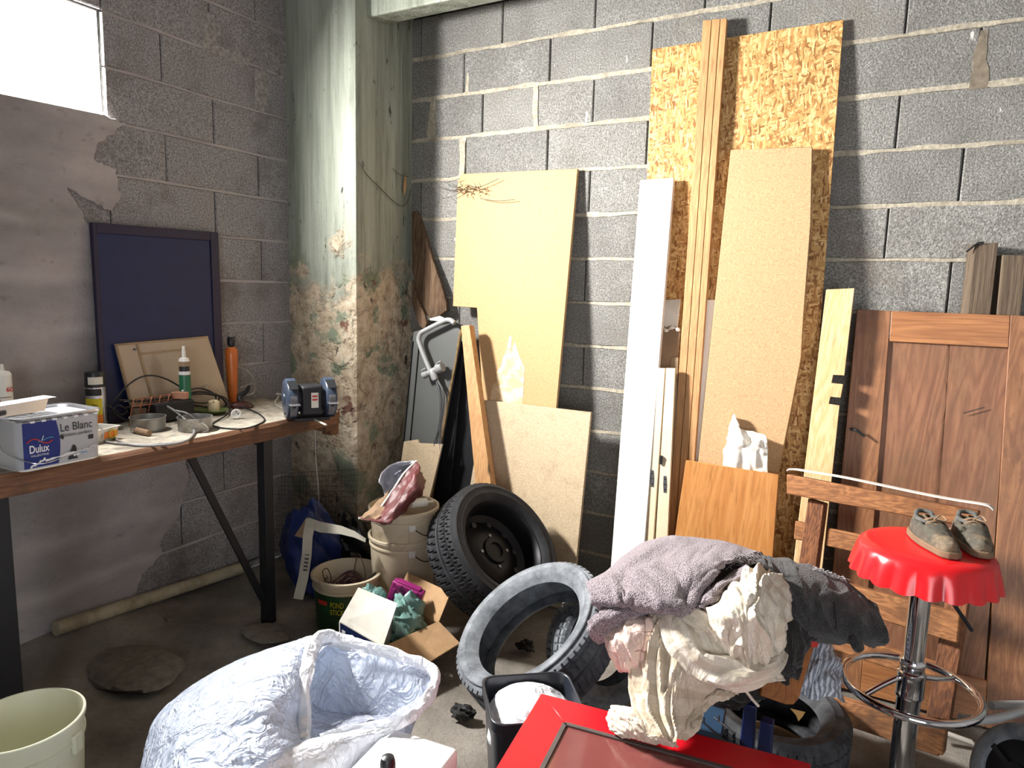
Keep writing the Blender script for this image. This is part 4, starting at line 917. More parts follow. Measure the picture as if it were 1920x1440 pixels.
# green dish and candle, plug
b = bz(396, 776); gd_ = thing('green_dish', 'shallow olive green glazed dish holding the candle', 'dish')
MB().lathe([(0, .002), (.04, 0), (.06, .016), (.064, .018), (.062, .021), (.04, .008), (0, .006)], b, (0, 0, 1), 36, rfun=lambda j, k, a, r, h: (r*(1+.18*math.cos(2*a+.8)), h)).build('dish_body', M_greend, gd_, smooth=True)
b2 = bz(401, 774, .008); cn = thing('candle', 'short cream block candle in the green dish', 'candle')
MB().lathe([(0, 0), (.023, 0), (.024, .004), (.0235, .046), (.020, .050), (.016, .046), (0, .044)], b2, (0, 0, 1), 26, rfun=lambda j, k, a, r, h: (r, h+(.004*math.sin(a) if j > 2 else 0))).build('candle_body', M_wax, cn, smooth=True)
MB().tube([b2+UP*.042, b2+UP*.053+Vector((.002, 0, 0))], .0012, 6).build('wick', M_darkp, cn)
b = bz(443, 776, .022); pl = thing('power_plug', 'round white mains socket plug on the black cable', 'plug'); ax = (EYE-b).normalized(); ax = (ax+Vector((0, 0, .0))).normalized()
MB().lathe([(0, -.016), (.018, -.014), (.021, -.004), (.021, .006), (.017, .007), (.016, .003), (0, .003)], b, ax, 26).build('plug_body', M_whitepl, pl, smooth=True)
for a in (0, math.pi, math.pi/2): MB().lathe([(0, 0), (.0028, 0), (.0028, .001), (0, .001)], b+ax*.0035+C_RIGHT*math.cos(a)*.008+C_UP*math.sin(a)*.008, ax, 10).build('socket_hole', M_darkp, pl)
# paint brush, sanding block, copper wire rack
b0 = bz(252, 806, .012); b1 = bz(280, 812, .012); br_ = thing('paint_brush', 'stubby brown brush with metal ferrule lying before the left tin', 'brush'); d_ = (b1-b0).normalized()
MB().tube([b0+d_*.012, b0+d_*.03, b1], [.011, .012, .011], 14).build('brush_handle', M_kraft, br_, smooth=True)
MB().tube([b0-d_*.008, b0+d_*.014], [.010, .0125], 14).build('ferrule', M_tin, br_, smooth=True)
b = onx(338, 741, .20); kb = b.z-.016-BZ; tag(MB().box(b, (.062, .03, .030), Matrix.Rotation(.5, 3, 'Z')).build('sanding_block', M_brick, bevel=.003), 'terracotta coloured sanding block beside the green tube', 'block')
rk = thing('copper_wire_rack', 'small copper wire rack amid the cables before the beige panel', 'rack')
A = [Vector((.20, onx(240+i*17, 765, .20).y, BZ)) for i in range(5)]; HK = 1.75
for i in range(5):
    p_ = A[i]; MB().tube(spline([p_, p_+UP*.045*HK+Vector((.01, .01, 0)), p_+UP*.06*HK+Vector((.0, .03, 0)), p_+UP*.03*HK+Vector((-.01, .06, 0)), p_+Vector((-.01, .07, 0))], 14), .0022, 6).build('hoop', M_copper, rk, smooth=True)
for dz, dv in ((.045*HK, (.01, .01, 0)), (.06*HK, (.0, .03, 0)), (.03*HK, (-.01, .06, 0))):
    MB().tube([A[0]+UP*dz+Vector(dv), A[-1]+UP*dz+Vector(dv)], .0022, 6).build('rail', M_copper, rk)
bk = thing('dark_tool_box', 'dark low tool case buried in cables behind the tins', 'case'); b = Vector((.205, onx(318, 750, .20).y, BZ+kb/2))
MB().box(b, (.07, .17, kb-.002), Matrix.Rotation(.0, 3, 'Z')).build('case_body', M_blackm, bk, bevel=.006); MB().box(b-UP*(kb/2-.012)+Vector((.036, 0, 0)), (.004, .10, .008), Matrix.Rotation(.0, 3, 'Z')).build('case_lid', M_black, bk, bevel=.002)
# cables
def cable(label, pts, r, mt, name='cable', n=60, z=0):
    return tag(MB().tube(spline([bz(p[0], p[1], p[2]) for p in pts], n), r, 7).build(name, mt, smooth=True), label, 'cable')
cable('grey ringed cable looping in front of the two aluminium tins', ((232, 752, .05), (262, 752, .065), (300, 756, .07), (330, 772, .06), (352, 792, .03), (364, 808, .012), (350, 826, .006), (310, 832, .005), (270, 834, .005), (225, 832, .005), (196, 828, .005)), .0042, M_cableg)
cable('second grey cable loop hanging off the right tin edge', ((330, 770, .065), (352, 776, .062), (368, 792, .03), (368, 806, .010), (345, 828, .005), (280, 836, .005), (230, 830, .005), (202, 810, .005)), .004, M_cableg)
cable('thin black flex circling from the socket plug to the bench edge', ((430, 772, .02), (452, 764, .008), (478, 772, .004), (496, 786, .004), (484, 796, .004), (455, 804, .004), (415, 802, .004), (398, 796, .004), (408, 788, .004), (425, 778, .01), (432, 760, .02), (420, 745, .035), (395, 738, .05)), .0032, M_cable)
cable('black cable arching over the copper rack', ((205, 762, .01), (222, 742, .04), (240, 722, .06), (262, 708, .075), (285, 704, .08), (310, 710, .075), (336, 724, .05), (352, 736, .03), (380, 738, .02), (405, 742, .02)), .0035, M_cable)
cable('thick black cable lying behind the tins', ((222, 750, .012), (260, 752, .012), (300, 748, .014), (340, 742, .02), (372, 738, .024), (402, 740, .02), (418, 748, .012), (424, 760, .006), (405, 766, .006), (370, 760, .01), (330, 756, .014), (280, 762, .010), (235, 764, .010)), .0045, M_cable)
cable('tangled black cable coil left of the dish', ((345, 735, .03), (372, 728, .04), (398, 736, .03), (404, 750, .02), (380, 756, .02), (352, 750, .03), (350, 740, .04), (376, 734, .045), (410, 742, .03), (400, 760, .012), (362, 762, .012)), .0038, M_cable)
cable('black cable tangle near the spray can', ((200, 760, .008), (214, 768, .006), (226, 778, .006), (238, 770, .006), (222, 760, .01), (212, 772, .006), (232, 786, .006), (262, 790, .006)), .004, M_cable)
# bench grinder
gr = thing('bench_grinder', 'dark blue grey double wheel bench grinder at the bench end', 'grinder')
w0 = bz(548, 765, .062); w1 = bz(590, 748, .062); ax = (w1-w0); ax = Vector((ax.x, ax.y, 0)).normalized()
ax = Vector((.55, .83, 0)).normalized(); w0 = bz(550, 786)+UP*.073; w1 = w0+ax*.128
fwd_ = Vector((ax.y, -ax.x, 0)); fwd_ = fwd_ if fwd_.dot(H_FWD) < 0 else -fwd_
MB().lathe([(0, -.052), (.036, -.052), (.044, -.046), (.046, -.03), (.046, .03), (.044, .046), (.036, .052), (0, .052)], w0.lerp(w1, .5), ax, 30).build('motor_body', M_blackm, gr, smooth=True)
MB().box(w0.lerp(w1, .5)-UP*.002+fwd_*.012, (.07, .085, .10), Matrix((ax, fwd_, UP)).transposed()).build('motor_housing', M_blackm, gr, bevel=.008)
for w, s_ in ((w0, -1), (w1, 1)):
    MB().lathe([(0, -.020), (.050, -.021), (.066, -.018), (.071, -.012), (.071, .014), (.065, .018), (.0, .018)], w, ax, 36).build('wheel_guard', M_grind, gr, smooth=True)
    MB().lathe([(0, -.003), (.020, -.003), (.022, 0), (0, .001)], w-ax*.021, ax, 20).build('guard_boss', M_grind, gr, smooth=True)
    MB().lathe([(.012, -.011), (.060, -.011), (.060, .011), (.012, .011)], w+fwd_*.013-UP*.004, ax, 30).build('grinding_wheel', M_stone, gr, smooth=True)
    MB().prism([w+fwd_*.034+UP*.064-ax*.016, w+fwd_*.034+UP*.064+ax*.016, w+fwd_*.078+UP*.042+ax*.014, w+fwd_*.078+UP*.042-ax*.014], UP*.0025).build('spark_deflector', M_black, gr)
    MB().box(w+fwd_*.078-UP*.008, (.034, .036, .004), Matrix((ax, fwd_, UP)).transposed()).build('tool_rest', M_tin, gr, bevel=.001)
    MB().bar(w+fwd_*.06-UP*.026, w+fwd_*.085-UP*.010, .010, .006).build('rest_bracket', M_steel, gr)
    MB().lathe([(0, 0), (.005, 0), (.005, .004), (0, .005)], w+ax*s_*.020-UP*.045+fwd_*.02, ax*s_, 8).build('guard_screw', M_steel, gr)
MB().box(w0.lerp(w1, .5)-UP*.067, (.12, .10, .012), Matrix((ax, fwd_, UP)).transposed()).build('base', M_blackm, gr, bevel=.003)
q = w0.lerp(w1, .56)+fwd_*.0555; MB().box(q, (.024, .001, .052), Matrix((ax, fwd_, UP)).transposed()).build('rating_label', M_cardw, gr)
for z_ in (.014, .002): MB().box(q+UP*z_+fwd_*.0008, (.018, .0006, .006), Matrix((ax, fwd_, UP)).transposed()).build('label_print', M_redp, gr)
b_ = bz(572, 782)
for k_ in gr.children: k_.data.transform(Matrix.Translation(b_) @ Matrix.Scale(1.22, 4) @ Matrix.Translation(-b_))
def cab(name, label, pts, r, mt, n=40):
    return tag(MB().tube(spline(pts, n), r, 8).build(name, mt, smooth=True), label, 'cable')
cab('mains_cable', 'pale grey mains cable looped round the grinder base', [bz(598, 770, .02), bz(640, 775, .004)+fwd_*.0, bz(606, 762, .022), bz(560, 748, .03)+fwd_*.02, bz(535, 742, .03), bz(519, 738, .03), bz(522, 744, .016), bz(516, 756, .006), bz(530, 766, .005), bz(562, 774, .005), bz(585, 785, .004), bz(612, 797, .004)][2:], .0042, M_cablew, 50)
cab('mains_cable', 'pale grey cord running from the grinder over the bench edge', [bz(560, 748, .035)+fwd_*.06, bz(590, 752, .03)+fwd_*.03, bz(610, 760, .015)+fwd_*.01, bz(632, 772, .006)], .0042, M_cablew, 20)

# ------------------------------------------------------------------ under the bench and by the corner
tag(MB().tube([Vector((.045, -.79, .045)), Vector((.06, -1.68, .115))], .028, 18).build('plastic_pipe', M_pipe, smooth=True), 'cream plastic pipe lying on the floor along the left wall', 'pipe')
wm = thing('wire_mesh_sheet', 'rusty wire mesh sheet standing against the pillar foot behind the bench leg', 'mesh')
P = Lean(-.47, .6, -.62)
mb = MB(); a = P(510, 888); b = P(672, 880); c_ = toz(b, P(665, 990), .05); d_ = toz(a, P(512, 985), .05)
for i in range(26):
    u_ = i/25; MB_ = mb.tube([a.lerp(b, u_), d_.lerp(c_, u_)], .0014, 4, cap=False)
for j in range(20):
    v_ = j/19; mb.tube([a.lerp(d_, v_), b.lerp(c_, v_)], .0014, 4, cap=False)
o = mb.build('mesh_wires', M_wire, wm); o['kind'] = 'stuff'
tag(MB().tube(spline([Vector((.36, -.62, BZ-.07)), Vector((.355, -.61, .6)), Vector((.362, -.60, .4)), Vector((.35, -.60, .22))], 20), .0028, 6).build('hanging_flex', M_cablew, smooth=True), 'thin pale cord hanging behind the bench end', 'cord')
# sacks and folded strip in the corner
def blob(name, mt, c, r, amp, fr_q, seed, flat=.0, parent=None, nu=40, nv=24):
    mb = MB(); c = Vector(c); vs = []
    for j in range(nv+1):
        for i in range(nu):
            th = math.pi*j/nv; ph = 2*math.pi*i/nu; d = Vector((math.sin(th)*math.cos(ph), math.sin(th)*math.sin(ph), math.cos(th)))
            k = 1+amp*(fbm(np.array([d.x*fr_q+seed+d.z*1.7]), np.array([d.y*fr_q+d.z*fr_q]), seed, 4)[0])
            vs.append(c+Vector((d.x*r[0]*k, d.y*r[1]*k, d.z*r[2]*k)))
    zmin = c.z-r[2]*.92
    for v in vs: v.z = max(v.z, zmin)
    mb.add(vs, [(j*nu+i, j*nu+(i+1) % nu, (j+1)*nu+(i+1) % nu, (j+1)*nu+i) for j in range(nv) for i in range(nu)])
    return mb.build(name, mt, parent, smooth=True)
q = onz(540, 1125, .02); tag(blob('blue_sack', M_bluebag, (q.x-.02, q.y+.16, .20), (.14, .10, .21), .5, 2.6, 3), 'dark blue plastic sack slumped behind the bench leg', 'sack')
q = onz(640, 1060, .02); tag(blob('black_sack', M_blackbag, (.54, -.56, .15), (.12, .08, .16), .5, 2.6, 6), 'black plastic sack with white flecks at the pillar foot', 'sack')
fs = thing('folded_strip', 'white printed plastic strip folded into a right angle beside the pond bucket', 'strip')
q = lambda px, py, d: atd(px, py, d)
d0 = 2.88
mb = MB(); pts = [(556, 1122, 2.72), (566, 1080, 2.76), (572, 1040, 2.80), (574, 1005, 2.84), (580, 972, 2.88)]
vs = []
for px, py, d in pts: vs += [q(px-6, py, d), q(px+12, py+3, d)]
mb.add(vs, [(2*i, 2*i+1, 2*i+3, 2*i+2) for i in range(4)]); mb.build('upright_strip', M_strip, fs, solid=.003)
vs = []
for px, py, w in ((578, 970, 20), (600, 978, 20), (640, 986, 16), (665, 996, 12), (686, 1010, 7)): vs += [q(px, py, 2.89), q(px-1, py+w, 2.87)]
MB().add(vs, [(2*i, 2*i+1, 2*i+3, 2*i+2) for i in range(4)]).build('top_strip', M_strip, fs, solid=.003)
for k in range(11): MB().prism([q(568.5+k*.9, 1070-k*7, 2.755+.011*k), q(576+k*.9, 1071-k*7, 2.755+.011*k), q(576+k*.9, 1068-k*7, 2.755+.011*k), q(568.5+k*.9, 1067-k*7, 2.755+.011*k)], C_FWD*.0005).build('printed_line', M_darkp, fs)
tag(MB().prism([q(552, 1005, 2.95), q(576, 968, 2.95), q(572, 1010, 2.93)], C_FWD*.004).build('card_corner', M_kraft), 'grey card corner sticking out left of the folded strip', 'card')

# ------------------------------------------------------------------ buckets
def bucket(t, base, r0, r1, h, mt, rim=.006, seg=48, rings=(), wall=.004):
    pr = [(0, .004), (r0-.004, 0), (r0, .004)]
    for f_, b_ in sorted(rings): rr_ = r0+(r1-r0)*f_; pr += [(rr_, h*f_-.006), (rr_+b_, h*f_-.004), (rr_+b_, h*f_+.004), (rr_, h*f_+.006)]
    pr += [(r1, h-.014), (r1+rim, h-.012), (r1+rim, h-.002), (r1+rim*.5, h), (r1-wall*.5, h), (r1-wall, h-.004), (r0-wall, .012), (0, .010)]
    return MB().lathe(pr, base, (0, 0, 1), seg).build('bucket_body', mt, t, smooth=True)
# pond bucket
b = onz(645, 1190, 0.0); b = Vector((b.x-.01, b.y+.08, .004)); HB_ = .30
tp_ = atd(650, 1070, 2.93)
pbk = thing('pond_food_bucket', 'green labelled bucket with cream rim full of coiled wire', 'bucket')
HB_ = tp_.z-.004; b = Vector((tp_.x, tp_.y, .004))
bucket(pbk, b, .124, .140, HB_, M_bucket, .009, rings=((.80, .006),))
cd = EYE-b; ca = math.atan2(cd.y, cd.x); 
MB().lathe([(.125+.016*.03, HB_*.03), (.125+.016*.76, HB_*.76)], b, (0, 0, 1), 44).build('label_sleeve', M_pond, pbk, smooth=True)
def curved_text(t, s, mt, z, h, r, a_c, width):
    tx = text(t, 'label_lettering', s, mt, (0, 0, 0), (1, 0, 0), (0, 0, 1), h, 0, width=width)
    for v in tx.data.vertices:
        a = a_c+(v.co.x-width/2)/r; v.co = b+Vector((math.cos(a)*r, math.sin(a)*r, z+v.co.z))
curved_text(pbk, 'POND', M_yellow, HB_*.55, .024, .139, ca-.30, .056); curved_text(pbk, 'STICKS', M_yellow, HB_*.42, .022, .138, ca-.26, .068)
curved_text(pbk, 'Koi', M_redp, HB_*.60, .022, .1285, ca-.70, .035) if False else None
MB().lathe([(.1405, HB_*.58), (.1410, HB_*.66)], b, (0, 0, 1), 8, ca-.95, ca-.60, ref=(1, 0, 0)).build('label_badge', M_redp, pbk)
wc = thing('wire_coil', 'tangle of thin purple brown wire coiled inside the pond bucket', 'wire')
mb = MB(); r_ = random.Random(3); pts = []
for i in range(260):
    a = i*.31; rr_ = .04+.055*(.5+.5*math.sin(i*.173)); pts.append(b+Vector((rr_*math.cos(a), rr_*math.sin(a), HB_*.62+.03*math.sin(i*.11)+.02*math.cos(a*3))))
mb.tube(spline(pts, 700), .0030, 5); mb.build('coil', M_wires, wc, smooth=True)
for pts in ([(-.02, .06, .0), (-.01, .07, .10), (.01, .07, .13), (.05, .06, .07), (.06, .05, .02)], [(-.10, -.02, .0), (-.11, -.03, .06), (-.07, -.04, .085), (-.06, -.03, .04), (-.09, -.01, .0)], [(-.118, .0, .03), (-.09, -.02, .03), (-.07, -.06, .05), (-.04, -.05, .02)]):
    MB().tube(spline([b+Vector(p)+UP*HB_*.66 for p in pts], 16), .0022, 5).build('loose_end', M_wire, wc, smooth=True)
MB().bar(b+Vector((.05, .02, HB_*.68)), b+Vector((.115, .05, HB_*.99)), .012, .008).build('strap_end', M_black, wc)
MB().lathe([(0, HB_*.55), (.112, HB_*.55), (.112, HB_*.56), (0, HB_*.565)], b, (0, 0, 1), 32).build('coil_core', M_wires, wc, smooth=True)
# two nested white buckets
b = atd(756, 1010, 3.02); b = Vector((b.x, b.y, .004)); zt_ = atd(770, 945, 3.0).z
bk1 = thing('white_bucket', 'lower of two nested dirty white buckets beside the back tyre', 'bucket', 'nested white buckets')
h1 = zt_*.74; bucket(bk1, b, .125, .145, h1, M_bucket, .008, rings=((.90, .005),))
bk2 = thing('white_bucket', 'upper dirty white bucket nested in another, holding foil sack and tube', 'bucket', 'nested white buckets')
b2 = b+UP*(h1-.20)+Vector((.006, -.004, 0)); bucket(bk2, b2, .122, .146, zt_-b2.z, M_bucket, .008, rings=((.86, .005),))
for t_, z_, bb in ((bk1, h1-.045, b), (bk2, zt_-.06, b)):
    ca = math.atan2((EYE-b).y, (EYE-b).x); d_ = Vector((math.cos(ca+.25), math.sin(ca+.25), 0)); e_ = Vector((-d_.y, d_.x, 0))
    q = Vector((b.x, b.y, z_))+d_*.148; MB().box(q, (.012, .03, .03), Matrix((d_, e_, UP)).transposed()).build('handle_lug', M_whitepl, t_, bevel=.003)
    MB().tube(spline([q, q+e_*.05-UP*.035+d_*.006, q+e_*.11-UP*.05-d_*.04, q+e_*.15-UP*.04-d_*.10], 14), .0025, 6).build('wire_handle', M_wire, t_, smooth=True)
    for k in (-.012, .012): MB().box(q-UP*.04+e_*k-d_*.004, (.006, .004, .05), Matrix((d_, e_, UP)).transposed()).build('moulded_rib', M_bucket, t_, bevel=.001)
tc = thing('caulk_tube', 'white caulk tube lying in the upper white bucket', 'tube'); a = atd(770, 944, 2.96); c_ = atd(812, 940, 3.02)
MB().tube([a, a.lerp(c_, .7)], .019, 16).build('tube', M_whitepl, tc, smooth=True); MB().tube([a.lerp(c_, .7), a.lerp(c_, .78), c_], [.010, .006, .004], 12).build('nozzle', M_whitepl, tc, smooth=True)
# dark red foil sack
fsx = thing('foil_sack', 'open dark red foil sack with silver lining lying on the white bucket', 'sack')
rows = [[(671, 971, 2.78), (700, 966, 2.80), (735, 922, 2.86), (757, 890, 2.90), (780, 866, 2.94)], [(690, 976, 2.74), (720, 972, 2.76), (752, 932, 2.80), (772, 898, 2.84), (787, 872, 2.90)],
        [(720, 980, 2.76), (738, 975, 2.76), (765, 942, 2.80), (785, 912, 2.84), (790, 885, 2.90)], [(735, 978, 2.84), (752, 962, 2.84), (770, 944, 2.86), (788, 928, 2.90), (794, 900, 2.94)]]
sheet(D(rows), 40, 30, lambda u, v: fbm(u*6, v*5, 7, 4)*.018).build('outer_foil', M_foilred, fsx, solid=.002, smooth=True)
rows = [[(712, 905, 2.90), (718, 882, 2.94), (740, 866, 2.98), (782, 864, 2.96)], [(720, 920, 2.95), (735, 895, 3.02), (755, 880, 3.02), (780, 868, 2.95)],
        [(716, 940, 2.92), (738, 912, 2.97), (756, 892, 2.96), (778, 872, 2.93)], [(676, 970, 2.82), (712, 962, 2.84), (742, 915, 2.88), (779, 866, 2.93)]]
sheet(D(rows), 36, 30, lambda u, v: fbm(u*6, v*6, 17, 4)*.014).build('silver_lining', M_foilin, fsx, solid=.002, smooth=True)
MB().tube(spline(D([[(672, 972, 2.775), (700, 967, 2.795), (735, 921, 2.855), (757, 888, 2.895), (781, 864, 2.94)]])[0], 30), .004, 6).build('rim_fold', M_paper, fsx, smooth=True)
rows = [[(682, 968, 2.8), (705, 945, 2.86), (730, 918, 2.9)], [(676, 974, 2.76), (700, 958, 2.8), (728, 930, 2.86)], [(700, 978, 2.76), (715, 968, 2.78), (738, 940, 2.84)]]
sheet(D(rows), 20, 16, lambda u, v: fbm(u*5, v*5, 27, 3)*.01).build('inner_flap', M_kraft, fsx, solid=.002, smooth=True)
# ------------------------------------------------------------------ cardboard box
cx = thing('cardboard_box', 'open cardboard box with white lid flap and blue printed end', 'box')
A = onz(636, 1166, .155); B_ = onz(718, 1214, .155); 
wd = (B_-A); Wd = wd.length; wd.normalize(); ld = Vector((-wd.y, wd.x, 0)); ld = ld if ld.dot(C_RIGHT) > 0 else -ld; Ld = .27; hz = .15
A0 = Vector((A.x, A.y, .004)); g = lambda u, v, z: A0+wd*u+ld*v+UP*z
MB().prism([g(0, 0, 0), g(Wd, 0, 0), g(Wd, 0, hz), g(0, 0, hz)], ld*.005).build('printed_end', M_navy, cx)
MB().prism([g(Wd, .005, 0), g(Wd, Ld, 0), g(Wd, Ld, hz), g(Wd, .005, hz)], -wd*.005).build('side_wall', M_card, cx)
MB().prism([g(0, .005, 0), g(0, Ld, 0), g(0, Ld, hz), g(0, .005, hz)], wd*.005).build('side_wall', M_card, cx)
MB().prism([g(0, Ld, 0), g(Wd, Ld, 0), g(Wd, Ld, hz), g(0, Ld, hz)], -ld*.005).build('end_wall', M_card, cx)
MB().prism([g(0, .005, 0), g(Wd, .005, 0), g(Wd, Ld, 0), g(0, Ld, 0)], UP*.005).build('bottom', M_card, cx)
def flap(name, a, b, px0, px1, mt, d0, d1):
    MB().prism([a, b, atd(*px1, d1), atd(*px0, d0)], UP*.004).build(name, mt, cx)
dA, dB = [(p-EYE).dot(C_FWD) for p in (g(0, 0, hz), g(Wd, 0, hz))]
flap('white_flap', g(0, 0, hz), g(Wd, 0, hz), (672, 1103), (745, 1133), M_cardw, dA+.02, dB+.03)
sw_a, sw_b = g(Wd, .0, hz), g(Wd, Ld, hz)
da, db = [(p-EYE).dot(C_FWD) for p in (sw_a, sw_b)]
MB().prism([sw_a, sw_b, g(Wd+.10, Ld+.02, hz-.06), g(Wd+.11, .02, hz-.075)], UP*.004).build('side_flap', M_card, cx)
ea, eb = g(0, Ld, hz), g(Wd, Ld, hz)
MB().prism([eb, ea, g(.02, Ld+.05, hz+.11), g(Wd-.0, Ld+.06, hz+.10)], ld*.004).build('end_flap', M_card, cx)
for k in range(5): MB().box(g(.03, -.001, .12-.022*k), (.022, .001, .012), Matrix((wd, ld, UP)).transposed()).build('printed_square', M_whitep, cx)
for k in range(5): MB().box(g(.085+.008*(k == 0), -.001, .12-.022*k), (.06-.010*k, .001, .005), Matrix((wd, ld, UP)).transposed()).build('printed_line', M_bluel, cx)
MB().box(g(.004, -.001, hz/2), (.008, .001, hz), Matrix((wd, ld, UP)).transposed()).build('white_border', M_whitep, cx); MB().box(g(Wd-.006, -.001, hz/2), (.012, .001, hz), Matrix((wd, ld, UP)).transposed()).build('white_border', M_whitep, cx)
# what is in the box
wp = thing('white_container', 'white moulded plastic container standing in the cardboard box', 'container')
rr2 = Matrix((wd, ld, UP)).transposed() @ Matrix.Rotation(-.25, 3, 'X')
MB().box(g(Wd*.46, .075, .13), (.16, .045, .17), rr2).build('container_body', M_whitepl, wp, bevel=.012)
MB().box(g(Wd*.46, .058, .222), (.15, .02, .012), rr2).build('moulded_edge', M_whitep, wp, bevel=.003)
for k in range(3): MB().box(g(Wd*(.25+.2*k), .060, .231), (.012, .026, .006), rr2).build('notch', M_darkp, wp)
tb = tag(blob('teal_bag', M_teal, g(Wd*.66, .17, .155), (.085, .075, .095), .55, 3.2, 12), 'crumpled teal plastic bag at the front of the cardboard box', 'bag')
tb = tag(blob('teal_bag', M_teal, g(Wd*.18, .13, .20), (.055, .045, .07), .55, 3.4, 15), 'smaller teal plastic bag at the back of the cardboard box', 'bag')
mg = thing('magenta_case', 'magenta plastic case tilted in the cardboard box', 'case')
r3 = Matrix((wd, ld, UP)).transposed() @ Matrix.Rotation(.5, 3, 'Z') @ Matrix.Rotation(.30, 3, 'Y'); q = g(Wd*.46, .225, .215)
MB().box(q, (.135, .04, .115), r3).build('case_body', M_plum, mg, bevel=.006)
MB().box(q+r3 @ Vector((0, 0, .058)), (.10, .030, .012), r3).build('handle', M_plum, mg, bevel=.003)
for k in range(4): MB().box(q+r3 @ Vector((-.05+.033*k, -.021, -.01)), (.012, .006, .08), r3).build('moulded_rib', M_plum, mg, bevel=.002)
for k in (-1, 1): MB().box(q+r3 @ Vector((.035*k, -.022, .048)), (.022, .010, .014), r3).build('latch', M_plum, mg, bevel=.002)
# ------------------------------------------------------------------ tyres
def view_axis(px, py, ratio, dirpx):
    """axis of a disc seen as an ellipse: minor/major ratio, and the picture direction its face tips towards"""
    v = -ray(px, py).normalized(); d = C_RIGHT*dirpx[0]-C_UP*dirpx[1]; d = (d-v*d.dot(v)).normalized()
    return (v*ratio+d*math.sqrt(1-ratio*ratio)).normalized()
def tyre(t, c, ax, R, w, rh, mt, ntread=60, slant=.5, mt_tread=None, seg=180):
    hw = w/2; side = [(rh-.012, -hw*.62), (rh, -hw*.80), (rh+.010, -hw*.92), (rh+(R-rh)*.30, -hw*1.0), (rh+(R-rh)*.34, -hw*1.02), (rh+(R-rh)*.38, -hw*1.0), (rh+(R-rh)*.62, -hw*1.02), (rh+(R-rh)*.66, -hw*1.035), (rh+(R-rh)*.70, -hw*1.01), (R-.022, -hw*.96), (R-.010, -hw*.88)]
    inn = [(r, -h) for r, h in reversed(side)]
    inner = [(rh-.012, hw*.62), (rh+.004, hw*.60), (R-.022, hw*.72), (R-.016, 0), (R-.022, -hw*.72), (rh+.004, -hw*.60), (rh-.012, -hw*.62)]
    MB().lathe(side, c, ax, 96).build('sidewall', mt, t, smooth=True); MB().lathe(inn, c, ax, 96).build('sidewall', mt, t, smooth=True); MB().lathe(inner, c, ax, 72).build('inner_liner', mt, t, smooth=True)
    xs = [-.88, -.80, -.62, -.60, -.52, -.50, -.25, -.12, -.10, -.02, 0, .02, .10, .12, .25, .50, .52, .60, .62, .80, .88]
    groove = {4, 5, 8, 9, 10, 11, 12, 15, 16} & set()
    pr = [(R-.010 if abs(x) > .85 else R+(.0 if abs(x) < .6 else -.002), x*hw) for x in xs]
    def rf(j, k, a, r, h):
        x = xs[j]
        if j in (4, 16) or j in (9, 11): return r-.006, h
        ph = (a*ntread/(2*math.pi)+abs(x)*slant*2.0) % 1.0
        if .12 < abs(x) < .86 and ph < .26: return r-.007, h
        return r, h
    MB().lathe(pr, c, ax, ntread*8, rfun=rf).build('tread', mt_tread or mt, t)
ax = view_axis(918, 1025, .68, (.80, -.60)); c = atd(926, 1034, 2.90)
t1 = thing('car_wheel', 'black tyre on steel rim leaning beside the white buckets', 'wheel'); tyre(t1, c, ax, .290, .19, .200, M_rub, 54, .8)
MB().lathe([(.201, .070), (.195, .077), (.187, .066), (.181, .02), (.176, -.01), (.150, -.03), (.110, -.012), (.085, .004), (.06, .004), (.055, .016), (.034, .020), (.03, .010), (0, .010)], c, ax, 60).build('rim', M_rim, t1, smooth=True)
u_ = ax.orthogonal().normalized(); w_ = ax.cross(u_)
for k in range(10):
    a = 2*math.pi*k/10; MB().lathe([(0, 0), (.013, 0), (.013, .002), (0, .002)], c+(u_*math.cos(a)+w_*math.sin(a))*.140-ax*.022, ax, 12).build('vent_hole', M_steel if k in (2, 5) else M_darkp, t1)
for k in range(4):
    a = 2*math.pi*k/4+.3; MB().lathe([(0, 0), (.009, 0), (.008, .006), (0, .006)], c+(u_*math.cos(a)+w_*math.sin(a))*.07+ax*.003, ax, 6).build('wheel_nut', M_steel, t1)
ax = view_axis(985, 1190, .60, (-.60, -.80)); c = atd(1005, 1195, 2.20)
t2 = thing('loose_tyre', 'dusty grey worn tyre without rim leaning in the middle foreground', 'tyre'); tyre(t2, c, ax, .264, .160, .197, M_rubd, 64, .15)
ax = Vector((.62, -.45, .25)).normalized(); c = atd(1058, 1250, 2.40)
t3 = thing('loose_tyre', 'dark dusty tyre lying behind, glimpsed through the grey tyre hole', 'tyre'); tyre(t3, Vector((c.x+.10, c.y+.10, .20)), ax, .20, .13, .135, M_rubd, 48, .3)
c = onz(1500, 1392, .20)+H_FWD*.20
t4 = thing('loose_tyre', 'dark tyre lying flat under the striped cloth by the stool', 'tyre'); tyre(t4, Vector((c.x, c.y, .105)), (0.05, -.03, 1), .225, .19, .145, M_rubm, 56, .3)
